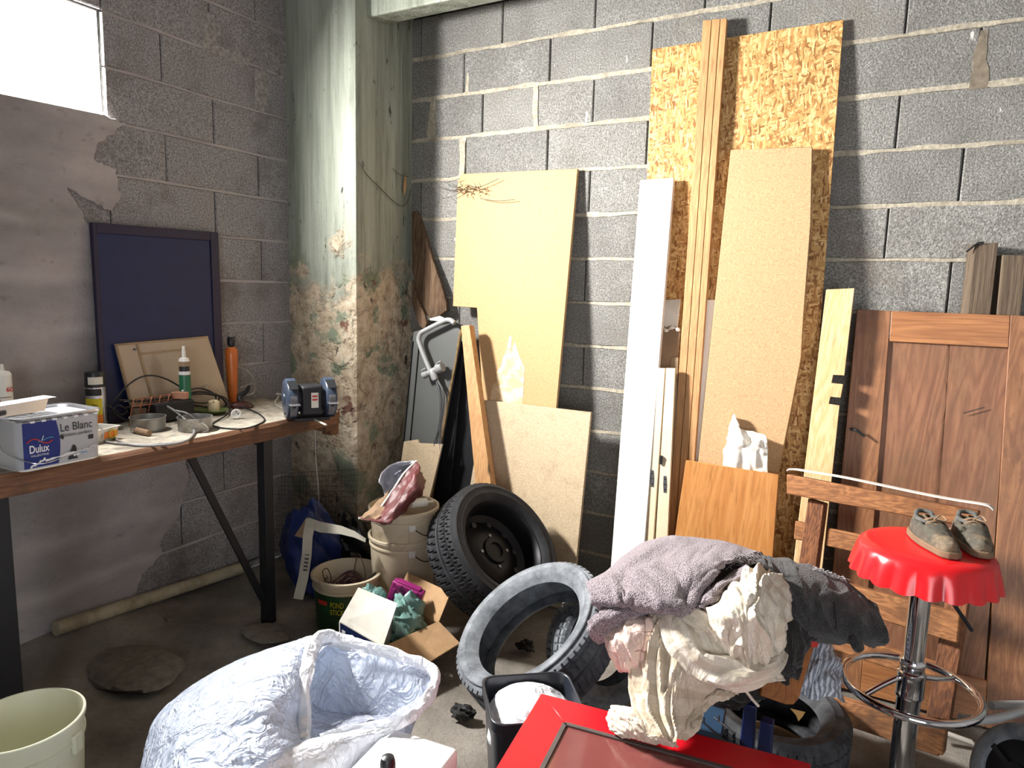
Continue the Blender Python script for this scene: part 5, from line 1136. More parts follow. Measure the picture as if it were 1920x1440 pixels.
# debris on the floor
for i, (px, py, s_, mt, nm, lb) in enumerate(((868, 1338, .034, M_char, 'charcoal_lump', 'black charred lump on the floor left of the black bin'), (985, 1215, .030, M_char, 'charcoal_lump', 'small black lump seen through the grey tyre'), (315, 1168, .03, M_rubble, 'stone_chip', 'small stone chip on the floor under the bench'), (838, 1268, .018, M_rubble, 'stone_chip', 'pale stone chip on the floor left of the grey tyre'), (500, 1190, .09, M_rubble, 'stone_slab', 'flat broken stone slab on the floor by the bench leg'), (255, 1255, .17, M_rubble, 'stone_slab', 'large flat stone slab in the dark under the bench'))):
    p = onz(px, py, .01); fl_ = .6 if s_ < .05 else .16
    tag(blob(nm, mt, (p.x, p.y, .008+s_*fl_*.5), (s_*1.2, s_*.8, s_*fl_), (.9 if s_ < .05 else .3), 2.4, 30+i, nu=20, nv=12), lb, 'debris')

# ------------------------------------------------------------------ foreground
# big white bucket at the lower left
zb = .36; k1 = onz(147, 1345, zb); k0 = onz(-66, 1350, zb); r1 = (k1-k0).length/2; c = (k0+k1)/2
wbk = thing('white_bucket', 'empty white bucket in the lower left foreground', 'bucket')
bucket(wbk, Vector((c.x, c.y, .004)), r1*.86, r1*.985, zb-.004, M_bucketw, .004, rings=((.84, .004),), wall=.0035, seg=64)
ca = math.atan2((EYE-c).y, (EYE-c).x)
d_ = C_RIGHT.copy(); d_.z = 0; d_.normalize(); e_ = Vector((-d_.y, d_.x, 0))
MB().box(Vector((c.x, c.y, zb-.06))+d_*(r1*1.0), (.012, .03, .05), Matrix((d_, e_, UP)).transposed()).build('handle_lug', M_bucketw, wbk, bevel=.003)
# bin liner
bl = thing('bin_liner', 'large crumpled translucent white bin liner in the foreground', 'bag')
T = lambda rows: [[onz(p[0], p[1], p[2]) for p in r] for r in rows]
rows = T([[(262, 1480, .30), (300, 1350, .30), (415, 1262, .36), (545, 1216, .44), (600, 1196, .50), (640, 1200, .52)],
          [(268, 1470, .36), (306, 1342, .40), (422, 1256, .46), (548, 1210, .52), (588, 1200, .53), (606, 1222, .53)],
          [(285, 1480, .44), (335, 1370, .49), (440, 1290, .54), (535, 1244, .56), (578, 1240, .53), (588, 1260, .50)],
          [(312, 1490, .50), (375, 1405, .55), (470, 1332, .58), (540, 1296, .56), (568, 1300, .50), (578, 1318, .46)],
          [(345, 1500, .54), (425, 1435, .57), (500, 1372, .56), (545, 1350, .50), (562, 1358, .46), (575, 1370, .44)],
          [(380, 1520, .56), (470, 1450, .57), (528, 1408, .54), (555, 1390, .50), (572, 1388, .47), (590, 1384, .46)]])
def wr(u, v, s_, a):
    b_ = fbm(u*5, v*5, s_, 3); return a*(1-2*np.abs(fbm(u*6+b_*1.4, v*6+b_, s_+3, 4)))*.6+a*.6*b_
sheet(rows, 120, 90, lambda u, v: wr(u, v, 5, .013)).build('left_lobe', M_film, bl, smooth=True, solid=.0008)
# right lobe: mouth of the bag, back wall, then the near wall below
rows = T([[(590, 1196, .50), (640, 1196, .52), (700, 1213, .52), (780, 1234, .52), (816, 1258, .51), (822, 1275, .49)],
          [(600, 1226, .44), (650, 1226, .43), (700, 1238, .42), (765, 1262, .43), (800, 1278, .46), (815, 1284, .48)],
          [(596, 1262, .38), (645, 1264, .37), (695, 1278, .36), (750, 1298, .38), (785, 1302, .43), (800, 1304, .47)],
          [(588, 1306, .36), (635, 1306, .34), (685, 1314, .34), (735, 1324, .37), (766, 1324, .43), (782, 1326, .47)],
          [(582, 1344, .37), (625, 1342, .36), (670, 1342, .37), (715, 1344, .40), (745, 1344, .44), (765, 1344, .475)],
          [(582, 1372, .43), (615, 1370, .44), (655, 1364, .45), (700, 1356, .46), (735, 1354, .47), (758, 1352, .48)]])
sheet(rows, 110, 90, lambda u, v: wr(u, v, 15, .009)).build('mouth_lining', M_filmd, bl, smooth=True, solid=.0008)
rows = T([[(400, 1475, .52), (480, 1425, .53), (560, 1394, .49), (640, 1372, .455), (700, 1357, .462), (762, 1350, .48)],
          [(410, 1482, .525), (490, 1436, .53), (570, 1408, .495), (640, 1388, .47), (700, 1370, .47), (754, 1356, .482)],
          [(430, 1520, .51), (510, 1478, .50), (590, 1450, .46), (650, 1426, .43), (690, 1404, .43), (724, 1386, .455)],
          [(440, 1640, .38), (520, 1600, .36), (590, 1560, .34), (640, 1520, .32), (672, 1474, .32), (694, 1430, .38)],
          [(450, 1900, .20), (520, 1850, .16), (590, 1780, .14), (640, 1700, .13), (664, 1600, .14), (676, 1520, .22)]])
sheet(rows, 90, 70, lambda u, v: wr(u, v, 25, .008)).build('near_wall', M_filmw, bl, smooth=True, solid=.0008)
pts = [onz(*p) for p in ((566, 1388, .48), (570, 1350, .485), (566, 1300, .52), (576, 1250, .545), (588, 1212, .545), (610, 1196, .545), (650, 1202, .535), (710, 1218, .53), (780, 1238, .525), (814, 1260, .515), (812, 1290, .505), (790, 1325, .495), (760, 1350, .49), (710, 1360, .475), (655, 1370, .465), (600, 1384, .47))]
sp = spline(pts, 160); mb = MB(); vs = []
for i, p in enumerate(sp):
    w = .009*(.6+.9*abs(fbm(np.array([i*.09]), np.array([2.2]), 4, 3)[0]))+(.010 if i < 66 else .006); t = (sp[min(i+1, 159)]-sp[max(i-1, 0)]).normalized(); n = UP
    s2 = t.cross((EYE-p).normalized()).normalized(); jz = fbm(np.array([i*.22]), np.array([7.1]), 8, 3)[0]*.008
    vs += [p-s2*w+n*jz, p-s2*w*.4+n*(.006+jz), p+s2*w*.5+n*(.005-jz), p+s2*w-n*.004]
mb.add(vs, [(i*4+k, i*4+4+k, i*4+5+k, i*4+1+k) for i in range(159) for k in range(3)]); mb.build('rolled_rim', M_filmw, bl, smooth=True, solid=.0012)
g_ = MB(); ct = onz(560, 1400, .3)
# skirt of the left lobe down to the floor
rows = [[onz(262, 1480, .30), onz(300, 1350, .30), onz(415, 1262, .36), onz(545, 1216, .44), onz(600, 1196, .50), onz(640, 1196, .52), onz(780, 1234, .52), onz(820, 1270, .50)]]
cc_ = Vector((1.66, -2.08, 0)); sk = lambda p, k, z: Vector((cc_.x+(p.x-cc_.x)*k, cc_.y+(p.y-cc_.y)*k, z))
rows += [[sk(p, .86, p.z-.10) for p in rows[0]], [sk(p, .66, .16) for p in rows[0]], [sk(p, .55, .006) for p in rows[0]]]
sheet(rows, 70, 40, lambda u, v: wr(u, v, 35, .008)).build('back_wall', M_film, bl, smooth=True, solid=.0008)
# polystyrene box with torch cap
zz = .46; c0 = onz(860, 1402, zz); c1 = onz(735, 1362, zz); ed = (c1-c0).normalized(); ed.z = 0; en = Vector((ed.y, -ed.x, 0)); en = en if en.dot(H_FWD) < 0 else -en
st = thing('foam_box', 'white polystyrene box with rounded edges in the foreground behind the bag', 'box')
MB().prism([c0, c0+ed*.175, c0+ed*.175+en*.34, c0+en*.34], -UP*.05).build('lid', M_foam, st, bevel=.010, seg=3)
q_ = lambda g: [c0+ed*g+en*g-UP*.05, c0+ed*(.175-g)+en*g-UP*.05, c0+ed*(.175-g)+en*(.34-g)-UP*.05, c0+ed*g+en*(.34-g)-UP*.05]
MB().prism(q_(.008), -UP*(zz-.054)).build('box_body', M_foam, st, bevel=.006, seg=2)
a = onz(739, 1412, zz+.05); fl_ = thing('torch', 'small black torch standing on the polystyrene box', 'torch'); b = onz(727, 1500, zz)
b = Vector((b.x, b.y, zz+.001)); axv = (a-b).normalized()
MB().lathe([(0, 0), (.017, 0), (.017, .018), (.0125, .024), (.0125, .058), (.0145, .062), (.0145, .082), (.012, .090), (.006, .093), (0, .0935)], b, UP, 26).build('torch_body', M_black, fl_, smooth=True)
for k in range(3): MB().lathe([(.0146, .064+.005*k), (.0152, .066+.005*k), (.0146, .068+.005*k)], b, UP, 26).build('grip_ring', M_bin, fl_, smooth=True)
q = b+((EYE-b).normalized()*Vector((1, 1, 0)).length*.0); dd = Vector((EYE.x-b.x, EYE.y-b.y, 0)).normalized(); MB().box(b+dd*.0125+UP*.042, (.010, .003, .016), Matrix((Vector((-dd.y, dd.x, 0)), dd, UP)).transposed()).build('switch', M_steel, fl_, bevel=.001)
MB().lathe([(.0, .0), (.021, .0), (.023, .006), (.0205, .010), (.018, .003), (0, .003)], b+UP*.0, UP, 28).build('clear_collar', M_silverl, fl_, smooth=True)
# black bin with white sack
zr = .40
Q = [onz(*p, zr) for p in ((903, 1268), (1062, 1258), (1102, 1322), (925, 1360))]; ctr = sum(Q, Vector())/4
Q[2] = Q[1]+(Q[3]-Q[0]); ctr = sum(Q, Vector())/4
def rq(q, r, z, sc, n=6):
    o = []; m_ = len(q); cc = sum(q, Vector())/m_
    for i in range(m_):
        p = cc+(q[i]-cc)*sc; a = cc+(q[i-1]-cc)*sc; b = cc+(q[(i+1) % m_]-cc)*sc
        da = (a-p).normalized()*r; db = (b-p).normalized()*r
        for k in range(n+1):
            t = k/n; s_ = p+da*(1-t)**2+db*t**2; o.append(Vector((s_.x, s_.y, z)))
    return o
bn = thing('black_bin', 'black square plastic bin holding a white sack in the foreground', 'bin')
loft([rq(Q, .03, .004, .78), rq(Q, .04, zr-.03, .97), rq(Q, .04, zr-.03, 1.02), rq(Q, .04, zr, 1.03), rq(Q, .04, zr, .97), rq(Q, .04, zr-.05, .94), rq(Q, .03, .012, .76)], 'bin_body', M_bin, bn, capb=True, capt=True, bevel=.003, smooth=True)
ws = tag(blob('white_sack', M_filmw, (ctr.x, ctr.y, zr-.075), (.122, .122, .080), .18, 1.6, 41), 'smooth rounded white sack lying inside the black bin', 'sack')
# red table with glass top
zt = .45; tb = thing('red_table', 'low glossy red table with dark glass inset in the right foreground', 'table')
a = onz(1015, 1300, zt); b = onz(1480, 1421, zt); xd_ = (b-a).normalized(); xd_.z = 0; xd_.normalize(); yd_ = (onz(930, 1440, zt)-a); yd_.z = 0; yd_.normalize(); LX, LY = .62, .75
tp = lambda x, y, z=0: a+xd_*x+yd_*y+UP*z
fw_ = .085
for nm, q_ in (('frame_side', [(0, 0), (LX, 0), (LX-fw_, fw_), (fw_, fw_)]), ('frame_side', [(0, LY), (0, 0), (fw_, fw_), (fw_, LY-fw_)]), ('frame_side', [(LX, 0), (LX, LY), (LX-fw_, LY-fw_), (LX-fw_, fw_)]), ('frame_side', [(LX, LY), (0, LY), (fw_, LY-fw_), (LX-fw_, LY-fw_)])):
    MB().prism([tp(*p) for p in q_], -UP*.03).build(nm, M_redt, tb, bevel=.0012, seg=1)
MB().prism([tp(x, y, -.004) for x, y in ((fw_, fw_), (LX-fw_, fw_), (LX-fw_, LY-fw_), (fw_, LY-fw_))], -UP*.004).build('glass_inset', M_table, tb)
for p, q_ in (((fw_, fw_), (LX-fw_, fw_)), ((fw_, fw_), (fw_, LY-fw_)), ((LX-fw_, fw_), (LX-fw_, LY-fw_)), ((fw_, LY-fw_), (LX-fw_, LY-fw_))):
    MB().bar(tp(*p, -.0015)+(xd_*.004+yd_*.004), tp(*q_, -.0015)+(xd_*.004*(1 if p[0] == q_[0] == fw_ else (-1 if p[0] == q_[0] else 1))+yd_*.004), .010, .004).build('gasket', M_gasket, tb)
for x, y in ((.15, .13), (LX-.05, .05), (.05, LY-.05), (LX-.05, LY-.05)): MB().box(tp(x, y, -.03)-UP*(zt-.034)/2, (.05, .05, zt-.034)).build('leg', M_redt, tb, bevel=.004)
for p, q_ in (((.17, .12), (LX-.075, .12)), ((.14, .15), (.14, LY-.075)), ((LX-.05, .075), (LX-.05, LY-.075)), ((.075, LY-.05), (LX-.075, LY-.05))):
    MB().bar(tp(*p, -.06), tp(*q_, -.06), .025, .06).build('apron', M_redt, tb)
# blue step stool under the clothes, dark blue crate, chestnut board, striped cloth
bs_ = thing('blue_stool', 'blue plastic step stool standing under the heap of clothes', 'stool')
L0 = onz(1398, 1440, .25); L1 = onz(1440, 1440, .25)
L0 = atd(1402, 1370, 1.78); L1 = atd(1436, 1370, 1.70)
for p in (L0, L1, L0+Vector((-.22, .06, 0)), L1+Vector((-.22, .10, 0))):
    MB().prism([Vector((p.x-.022, p.y, .004)), Vector((p.x+.022, p.y, .004)), Vector((p.x+.015, p.y, .40)), Vector((p.x-.015, p.y, .40))], Vector((0, .03, 0))).build('leg', M_bluepl, bs_, bevel=.003)
ctr = (L0+L1)/2+Vector((-.11, .09, 0)); MB().box((ctr.x-.03, ctr.y+.05, .385), (.16, .14, .03)).build('seat', M_bluepl, bs_, bevel=.008)
cr = thing('blue_crate', 'dark blue plastic crate with thin metal rods behind the red table', 'crate')
P0 = atd(1335, 1370, 1.72); d1 = xd_; 
MB().box((P0.x-.07, P0.y+.10, .16), (.15, .12, .312), Matrix.Rotation(.12, 3, 'Z')).build('crate_body', M_bluedk, cr, bevel=.006)
MB().box((P0.x-.07, P0.y+.10, .325), (.16, .13, .02), Matrix.Rotation(.12, 3, 'Z')).build('crate_rim', M_bluedk, cr, bevel=.004)
for (p, q_) in (((1306, 1343), (1362, 1392)), ((1338, 1344), (1378, 1376))):
    MB().tube([atd(*p, 1.68), atd(*q_, 1.66)], .0025, 6).build('rod', M_steel, cr); m_ = atd(p[0]*.75+q_[0]*.25, p[1]*.75+q_[1]*.25, 1.672); MB().tube([m_, m_+UP*.014], .002, 6).build('rod_pin', M_steel, cr)
cbd = thing('chestnut_board', 'rounded chestnut brown board propped under the heap of clothes', 'board')
o_ = [atd(*p) for p in ((1455, 1170, 1.84), (1535, 1190, 1.84), (1524, 1225, 1.82), (1498, 1312, 1.77), (1488, 1322, 1.765), (1474, 1322, 1.765), (1425, 1305, 1.77), (1432, 1262, 1.80))]
MB().prism(o_, C_FWD*.022).build('board', M_handle, cbd, bevel=.004)
MB().tube(spline([atd(*p) for p in ((1512, 1192, 1.815), (1530, 1200, 1.81), (1540, 1196, 1.815), (1548, 1188, 1.83))], 12), .009, 8).build('leather_edge', M_tan, cbd, smooth=True)
MB().prism([atd(*p) for p in ((1516, 1192, 1.80), (1540, 1196, 1.80), (1532, 1215, 1.79), (1512, 1212, 1.79))], C_FWD*.01).build('red_patch', M_redp, cbd, bevel=.002)
rows = D([[(1520, 1215, 1.92), (1545, 1205, 1.95), (1560, 1215, 2.0), (1572, 1235, 2.02)], [(1512, 1240, 1.88), (1540, 1238, 1.88), (1566, 1245, 1.92), (1580, 1258, 1.96)],
          [(1505, 1270, 1.85), (1530, 1275, 1.83), (1560, 1272, 1.86), (1582, 1285, 1.92)], [(1500, 1300, 1.84), (1525, 1312, 1.82), (1556, 1306, 1.84), (1588, 1318, 1.90)]])
tag(sheet(rows, 50, 50, lambda u, v: fbm(u*5, v*4, 9, 4)*.022).build('striped_cloth', F_stripe, smooth=True, solid=.003), 'crumpled navy and white striped cloth on the flat tyre', 'cloth')
yp = atd(1496, 1335, 1.82); tag(MB().add([yp+Vector(p) for p in ((-.02, 0, .004), (.018, 0, .006), (.012, -.004, -.008), (.004, -.006, -.022), (-.004, -.003, -.008))], [(0, 1, 2, 3, 4)]).build('yellow_scrap', M_tan, solid=.0015), 'small yellowish scrap on the flat tyre rim', 'scrap')

# ------------------------------------------------------------------ heap of clothes
def folds(u, v, s_, a, fx=6, fy=3):
    b_ = fbm(u*3, v*3, s_, 2); r_ = 1-np.abs(fbm(u*fx+b_*1.2, v*fy+b_*.8, s_+11, 3))*2.2
    r2 = 1-np.abs(fbm(u*fx*2+b_*1.8, v*fy*1.7+b_, s_+21, 3))*2.2
    return a*(np.sign(r_)*np.abs(r_)**1.5*.8+r2*.45-.5)
gb = thing('grey_blanket', 'grey purple tweed blanket folded over the top of the clothes heap', 'blanket')
rows = D([[(1150, 1130, 2.12), (1240, 1090, 2.16), (1330, 1080, 2.16), (1430, 1090, 2.12)], [(1125, 1102, 1.95), (1215, 1030, 2.06), (1325, 1024, 2.06), (1430, 1050, 2.0)],
          [(1116, 1094, 1.84), (1218, 1020, 1.93), (1330, 1018, 1.93), (1422, 1040, 1.88)], [(1105, 1104, 1.72), (1190, 1058, 1.76), (1290, 1052, 1.74), (1392, 1050, 1.76)],
          [(1106, 1116, 1.67), (1180, 1092, 1.67), (1268, 1090, 1.63), (1362, 1062, 1.70)], [(1110, 1130, 1.65), (1190, 1122, 1.61), (1262, 1132, 1.57), (1335, 1082, 1.66)],
          [(1118, 1138, 1.66), (1200, 1134, 1.61), (1280, 1142, 1.57), (1322, 1110, 1.64)], [(1126, 1142, 1.72), (1205, 1138, 1.67), (1285, 1140, 1.64), (1330, 1120, 1.70)]])
sheet(rows, 90, 90, lambda u, v: folds(u, v, 2, .016, 3, 3)*np.clip(v*3-.4, 0, 1)).build('upper_fold', F_grey, gb, smooth=True, solid=.008, offs=-1)
rows = D([[(1290, 1140, 1.60), (1320, 1120, 1.60), (1345, 1096, 1.66), (1400, 1062, 1.74)], [(1300, 1142, 1.57), (1330, 1122, 1.58), (1352, 1100, 1.62), (1405, 1066, 1.70)], [(1318, 1138, 1.57), (1340, 1124, 1.59), (1356, 1108, 1.63), (1410, 1076, 1.70)], [(1326, 1130, 1.62), (1344, 1122, 1.63), (1360, 1112, 1.68), (1412, 1082, 1.76)]])
sheet(rows, 40, 26, lambda u, v: folds(u, v, 52, .010, 3, 2)).build('rolled_edge', F_grey, gb, smooth=True, solid=.006)
rows = D([[(1122, 1172, 1.76), (1165, 1140, 1.76), (1215, 1134, 1.74), (1250, 1140, 1.72)], [(1112, 1164, 1.68), (1158, 1126, 1.68), (1212, 1122, 1.66), (1252, 1134, 1.66)], [(1102, 1176, 1.63), (1148, 1145, 1.62), (1205, 1138, 1.61), (1245, 1142, 1.63)],
          [(1106, 1192, 1.63), (1142, 1172, 1.62), (1185, 1158, 1.62), (1230, 1152, 1.64)], [(1122, 1204, 1.66), (1150, 1192, 1.65), (1180, 1174, 1.66), (1220, 1160, 1.68)]])
sheet(rows, 60, 40, lambda u, v: folds(u, v, 72, .010, 2, 2)).build('lower_fold', F_grey, gb, smooth=True, solid=.006)
rows = D([[(1300, 1060, 1.90), (1360, 1050, 1.90), (1440, 1060, 1.90)], [(1290, 1100, 1.80), (1350, 1090, 1.80), (1430, 1090, 1.82)], [(1270, 1140, 1.72), (1340, 1140, 1.70), (1420, 1130, 1.74)], [(1270, 1180, 1.72), (1340, 1180, 1.70), (1420, 1180, 1.74)]])
sheet(rows, 30, 30, lambda u, v: folds(u, v, 82, .008, 2, 2)).build('inner_fold', F_grey, gb, smooth=True, solid=.005)
mb = MB(); r_ = random.Random(12)
for i in range(130):
    k = r_.random(); px, py, d = (1370+50*k+r_.uniform(-6, 6), 1050-6*k+r_.uniform(-8, 14), 1.735+.04*k) if i < 80 else (1520+60*k, 1066+22*k, 1.84)
    p = atd(px, py, d); mb.tube(spline([p, p+Vector((r_.uniform(-.012, .012), -.006, r_.uniform(-.002, .014))), p+Vector((r_.uniform(-.02, .02), -.010, r_.uniform(-.012, .014)))], 5), .0009, 4, cap=False)
o = mb.build('frayed_fringe', F_fray, gb); o['kind'] = 'stuff'
db_ = thing('charcoal_blanket', 'dark charcoal blanket hanging off the right of the heap towards the stool', 'blanket')
rows = D([[(1410, 1062, 2.05), (1490, 1080, 2.05), (1570, 1110, 2.02), (1640, 1150, 1.95)], [(1412, 1044, 1.90), (1495, 1058, 1.92), (1575, 1086, 1.90), (1640, 1134, 1.84)], [(1418, 1062, 1.76), (1500, 1080, 1.78), (1580, 1108, 1.78), (1645, 1150, 1.76)],
          [(1440, 1090, 1.71), (1500, 1112, 1.70), (1580, 1142, 1.71), (1658, 1176, 1.72)], [(1460, 1120, 1.70), (1506, 1148, 1.68), (1580, 1176, 1.69), (1666, 1196, 1.72)], [(1466, 1150, 1.72), (1520, 1186, 1.70), (1590, 1196, 1.71), (1660, 1206, 1.74)], [(1470, 1160, 1.80), (1525, 1196, 1.78), (1595, 1206, 1.78), (1650, 1210, 1.80)]])
sheet(rows, 80, 80, lambda u, v: folds(u, v, 92, .012, 4, 2)).build('blanket_body', F_dark, db_, smooth=True, solid=.007)
MB().tube(spline([atd(*p) for p in ((1560, 1106, 1.765), (1566, 1140, 1.70), (1568, 1180, 1.685))], 12), .004, 6).build('seam', F_black, db_, smooth=True)
MB().tube(spline([atd(*p) for p in ((1600, 1190, 1.70), (1604, 1204, 1.69), (1612, 1218, 1.69))], 10), [.010, .011, .012, .013, .014, .014, .015, .015, .014, .012], 8).build('drooping_corner', F_dark, db_, smooth=True)
bb_ = thing('black_garment', 'crumpled black brown garment under the charcoal blanket, plus a sheet standing for shade', 'garment')
rows = D([[(1440, 1130, 1.86), (1490, 1140, 1.84), (1535, 1160, 1.84)], [(1446, 1150, 1.72), (1490, 1160, 1.71), (1532, 1176, 1.74)], [(1450, 1195, 1.69), (1488, 1200, 1.68), (1524, 1205, 1.73)], [(1448, 1240, 1.70), (1480, 1250, 1.69), (1505, 1240, 1.73)], [(1450, 1270, 1.72), (1470, 1278, 1.72), (1490, 1268, 1.76)]])
sheet(rows, 60, 60, lambda u, v: folds(u, v, 102, .018, 4, 3)).build('garment_and_shade_sheet', F_black, bb_, smooth=True, solid=.005)
rows = D([[(1230, 1160, 1.86), (1330, 1150, 1.90), (1450, 1160, 1.92)], [(1230, 1220, 1.78), (1330, 1230, 1.80), (1450, 1240, 1.84)], [(1290, 1290, 1.76), (1370, 1300, 1.76), (1440, 1296, 1.80)], [(1310, 1310, 1.80), (1372, 1325, 1.78), (1420, 1318, 1.82)]])
sheet(rows, 40, 40, lambda u, v: folds(u, v, 112, .014, 4, 3)).build('garment_and_shade_sheet', F_black, bb_, smooth=True, solid=.005)  # dark sheet added to stand in for the shade under the heap
# cream cotton sheet: bundle, twisted band, long drape and the foot lying on the table
cs_ = thing('cream_sheet', 'rumpled cream cotton sheet bundled on the heap and trailing onto the red table', 'sheet')
rows = D([[(1350, 1110, 1.84), (1400, 1080, 1.86), (1440, 1085, 1.86), (1468, 1120, 1.84)], [(1338, 1128, 1.68), (1386, 1070, 1.74), (1440, 1068, 1.74), (1476, 1112, 1.74)], [(1322, 1150, 1.60), (1376, 1104, 1.57), (1440, 1098, 1.58), (1478, 1124, 1.68)],
          [(1318, 1180, 1.56), (1378, 1146, 1.50), (1440, 1140, 1.52), (1474, 1156, 1.62)], [(1328, 1208, 1.555), (1384, 1186, 1.49), (1440, 1184, 1.50), (1468, 1190, 1.60)], [(1344, 1236, 1.56), (1390, 1226, 1.50), (1436, 1228, 1.51), (1456, 1224, 1.60)], [(1356, 1262, 1.60), (1398, 1264, 1.55), (1430, 1260, 1.56), (1448, 1248, 1.64)], [(1370, 1270, 1.70), (1400, 1274, 1.66), (1424, 1268, 1.68), (1440, 1256, 1.72)]])
sheet(rows, 120, 120, lambda u, v: folds(u, v, 132, .024, 4, 4)).build('bundle', F_cream, cs_, smooth=True, solid=.003)
def band(pts, r, n=90, amp=.35, seed=1, seg=26):
    sp = spline([atd(*p) for p in pts], n); mb = MB(); mb.tube(sp, r, seg)
    for i, v in enumerate(mb.v[:n*seg]):
        a = (i % seg)/seg*2*math.pi; t = (i//seg)/n; k = 1+amp*math.sin(a*5+t*9+2*math.sin(t*5+seed))*.5+amp*fbm(np.array([a*1.5+seed]), np.array([t*5]), seed, 3)[0]
        c_ = sp[i//seg]; mb.v[i] = c_+(v-c_)*k
    mb.uv = [((i % seg)/seg, (i//seg)/n) for i in range(len(mb.v))]
    return mb
band(((1232, 1135, 1.68), (1262, 1160, 1.60), (1282, 1205, 1.56), (1310, 1240, 1.545), (1350, 1256, 1.53), (1400, 1262, 1.52), (1440, 1250, 1.54), (1462, 1225, 1.62)), [.018+.020*math.sin(math.pi*min(1, (i+8)/98)) for i in range(90)], seed=3).build('twisted_band', F_cream, cs_, smooth=True)
band(((1258, 1140, 1.66), (1290, 1152, 1.59), (1325, 1180, 1.565), (1345, 1215, 1.55), (1372, 1245, 1.53), (1420, 1254, 1.53)), [.014+.016*math.sin(math.pi*min(1, (i+8)/98)) for i in range(90)], seed=5).build('twisted_band', F_cream, cs_, smooth=True)
rows = D([[(1216, 1130, 1.74), (1240, 1132, 1.72), (1275, 1150, 1.70), (1320, 1190, 1.68)], [(1214, 1150, 1.66), (1240, 1150, 1.63), (1276, 1180, 1.60), (1330, 1225, 1.60)], [(1196, 1195, 1.63), (1232, 1200, 1.57), (1280, 1225, 1.56), (1345, 1258, 1.58)], [(1180, 1245, 1.61), (1228, 1250, 1.54), (1275, 1262, 1.53), (1346, 1282, 1.56)],
          [(1184, 1290, 1.58), (1225, 1296, 1.52), (1272, 1302, 1.51), (1322, 1308, 1.55)], [(1192, 1330, 1.54), (1226, 1336, 1.49), (1268, 1340, 1.48), (1312, 1334, 1.53)], [(1204, 1356, 1.50), (1236, 1366, 1.465), (1268, 1372, 1.455), (1300, 1360, 1.50)], [(1220, 1372, 1.48), (1244, 1384, 1.45), (1266, 1392, 1.44), (1280, 1376, 1.49)]])
sheet(rows, 110, 130, lambda u, v: folds(u, v, 142, .024, 6, 1.4)).build('long_drape', F_creamb, cs_, smooth=True, solid=.003)
rows = D([[(1260, 1262, 1.60), (1310, 1270, 1.58), (1350, 1282, 1.58), (1384, 1290, 1.62)], [(1262, 1292, 1.58), (1306, 1300, 1.56), (1348, 1300, 1.56), (1384, 1300, 1.58)], [(1266, 1340, 1.53), (1296, 1346, 1.51), (1312, 1332, 1.53), (1330, 1316, 1.57)], [(1266, 1368, 1.50), (1288, 1372, 1.48), (1300, 1366, 1.49), (1310, 1346, 1.55)]])
sheet(rows, 60, 60, lambda u, v: folds(u, v, 152, .012, 4, 2)).build('side_fold', F_creamb, cs_, smooth=True, solid=.003)
zl = .468
rows = [[onz(1150, 1325, zl+.02), onz(1182, 1326, zl+.05), onz(1212, 1338, zl+.06), onz(1235, 1350, zl+.06)], [onz(1140, 1344, zl), onz(1176, 1348, zl+.035), onz(1215, 1360, zl+.04), onz(1252, 1372, zl+.03)], [onz(1144, 1366, zl-.008), onz(1180, 1372, zl+.012), onz(1222, 1382, zl+.02), onz(1262, 1388, zl+.012)], [onz(1166, 1384, zl-.012), onz(1196, 1384, zl-.008), onz(1232, 1390, zl-.006), onz(1272, 1396, zl-.008)]]
sheet(rows, 60, 50, lambda u, v: folds(u, v, 162, .010, 4, 4)).build('foot_fold', F_cream, cs_, smooth=True, solid=.003)
rows = D([[(1395, 1256, 1.60), (1425, 1256, 1.58), (1452, 1240, 1.60)], [(1398, 1270, 1.56), (1428, 1268, 1.55), (1460, 1258, 1.58)], [(1400, 1278, 1.56), (1432, 1280, 1.55), (1472, 1276, 1.58)]])
sheet(rows, 30, 20, lambda u, v: folds(u, v, 172, .006, 3, 2)).build('corner_tip', F_cream, cs_, smooth=True, solid=.003)
rows = D([[(1338, 1258, 1.58), (1362, 1266, 1.57), (1386, 1268, 1.58)], [(1342, 1276, 1.555), (1362, 1282, 1.55), (1384, 1284, 1.56)], [(1350, 1284, 1.56), (1366, 1294, 1.55), (1382, 1302, 1.56)]])
sheet(rows, 24, 20, lambda u, v: folds(u, v, 182, .006, 3, 2)).build('corner_tip', F_cream, cs_, smooth=True, solid=.003)
MB().tube(spline([atd(*p) for p in ((1393, 1270, 1.60), (1396, 1290, 1.59), (1408, 1308, 1.60), (1422, 1324, 1.61))], 16), .0035, 6).build('drawstring', F_cream, cs_, smooth=True)
for pts in (((1424, 1240), (1432, 1250), (1440, 1254), (1446, 1248)), ((1400, 1270), (1420, 1274), (1440, 1272), (1456, 1268))): MB().tube(spline([atd(*p, 1.535) for p in pts], 12), .0012, 5).build('stitched_line', M_darkp, cs_)
pk = thing('checked_cloth', 'pinkish white cloth with dark red check lines below the grey blanket', 'cloth')
rows = D([[(1138, 1190, 1.74), (1172, 1158, 1.74), (1226, 1150, 1.72), (1240, 1160, 1.70)], [(1132, 1190, 1.65), (1170, 1165, 1.63), (1222, 1156, 1.62), (1240, 1170, 1.63)], [(1134, 1204, 1.62), (1172, 1192, 1.59), (1222, 1186, 1.585), (1238, 1196, 1.61)], [(1146, 1228, 1.61), (1176, 1222, 1.58), (1212, 1220, 1.58), (1228, 1226, 1.60)], [(1156, 1250, 1.62), (1178, 1254, 1.60), (1202, 1252, 1.60), (1214, 1250, 1.62)], [(1166, 1252, 1.68), (1182, 1256, 1.66), (1200, 1254, 1.66), (1212, 1250, 1.68)]])
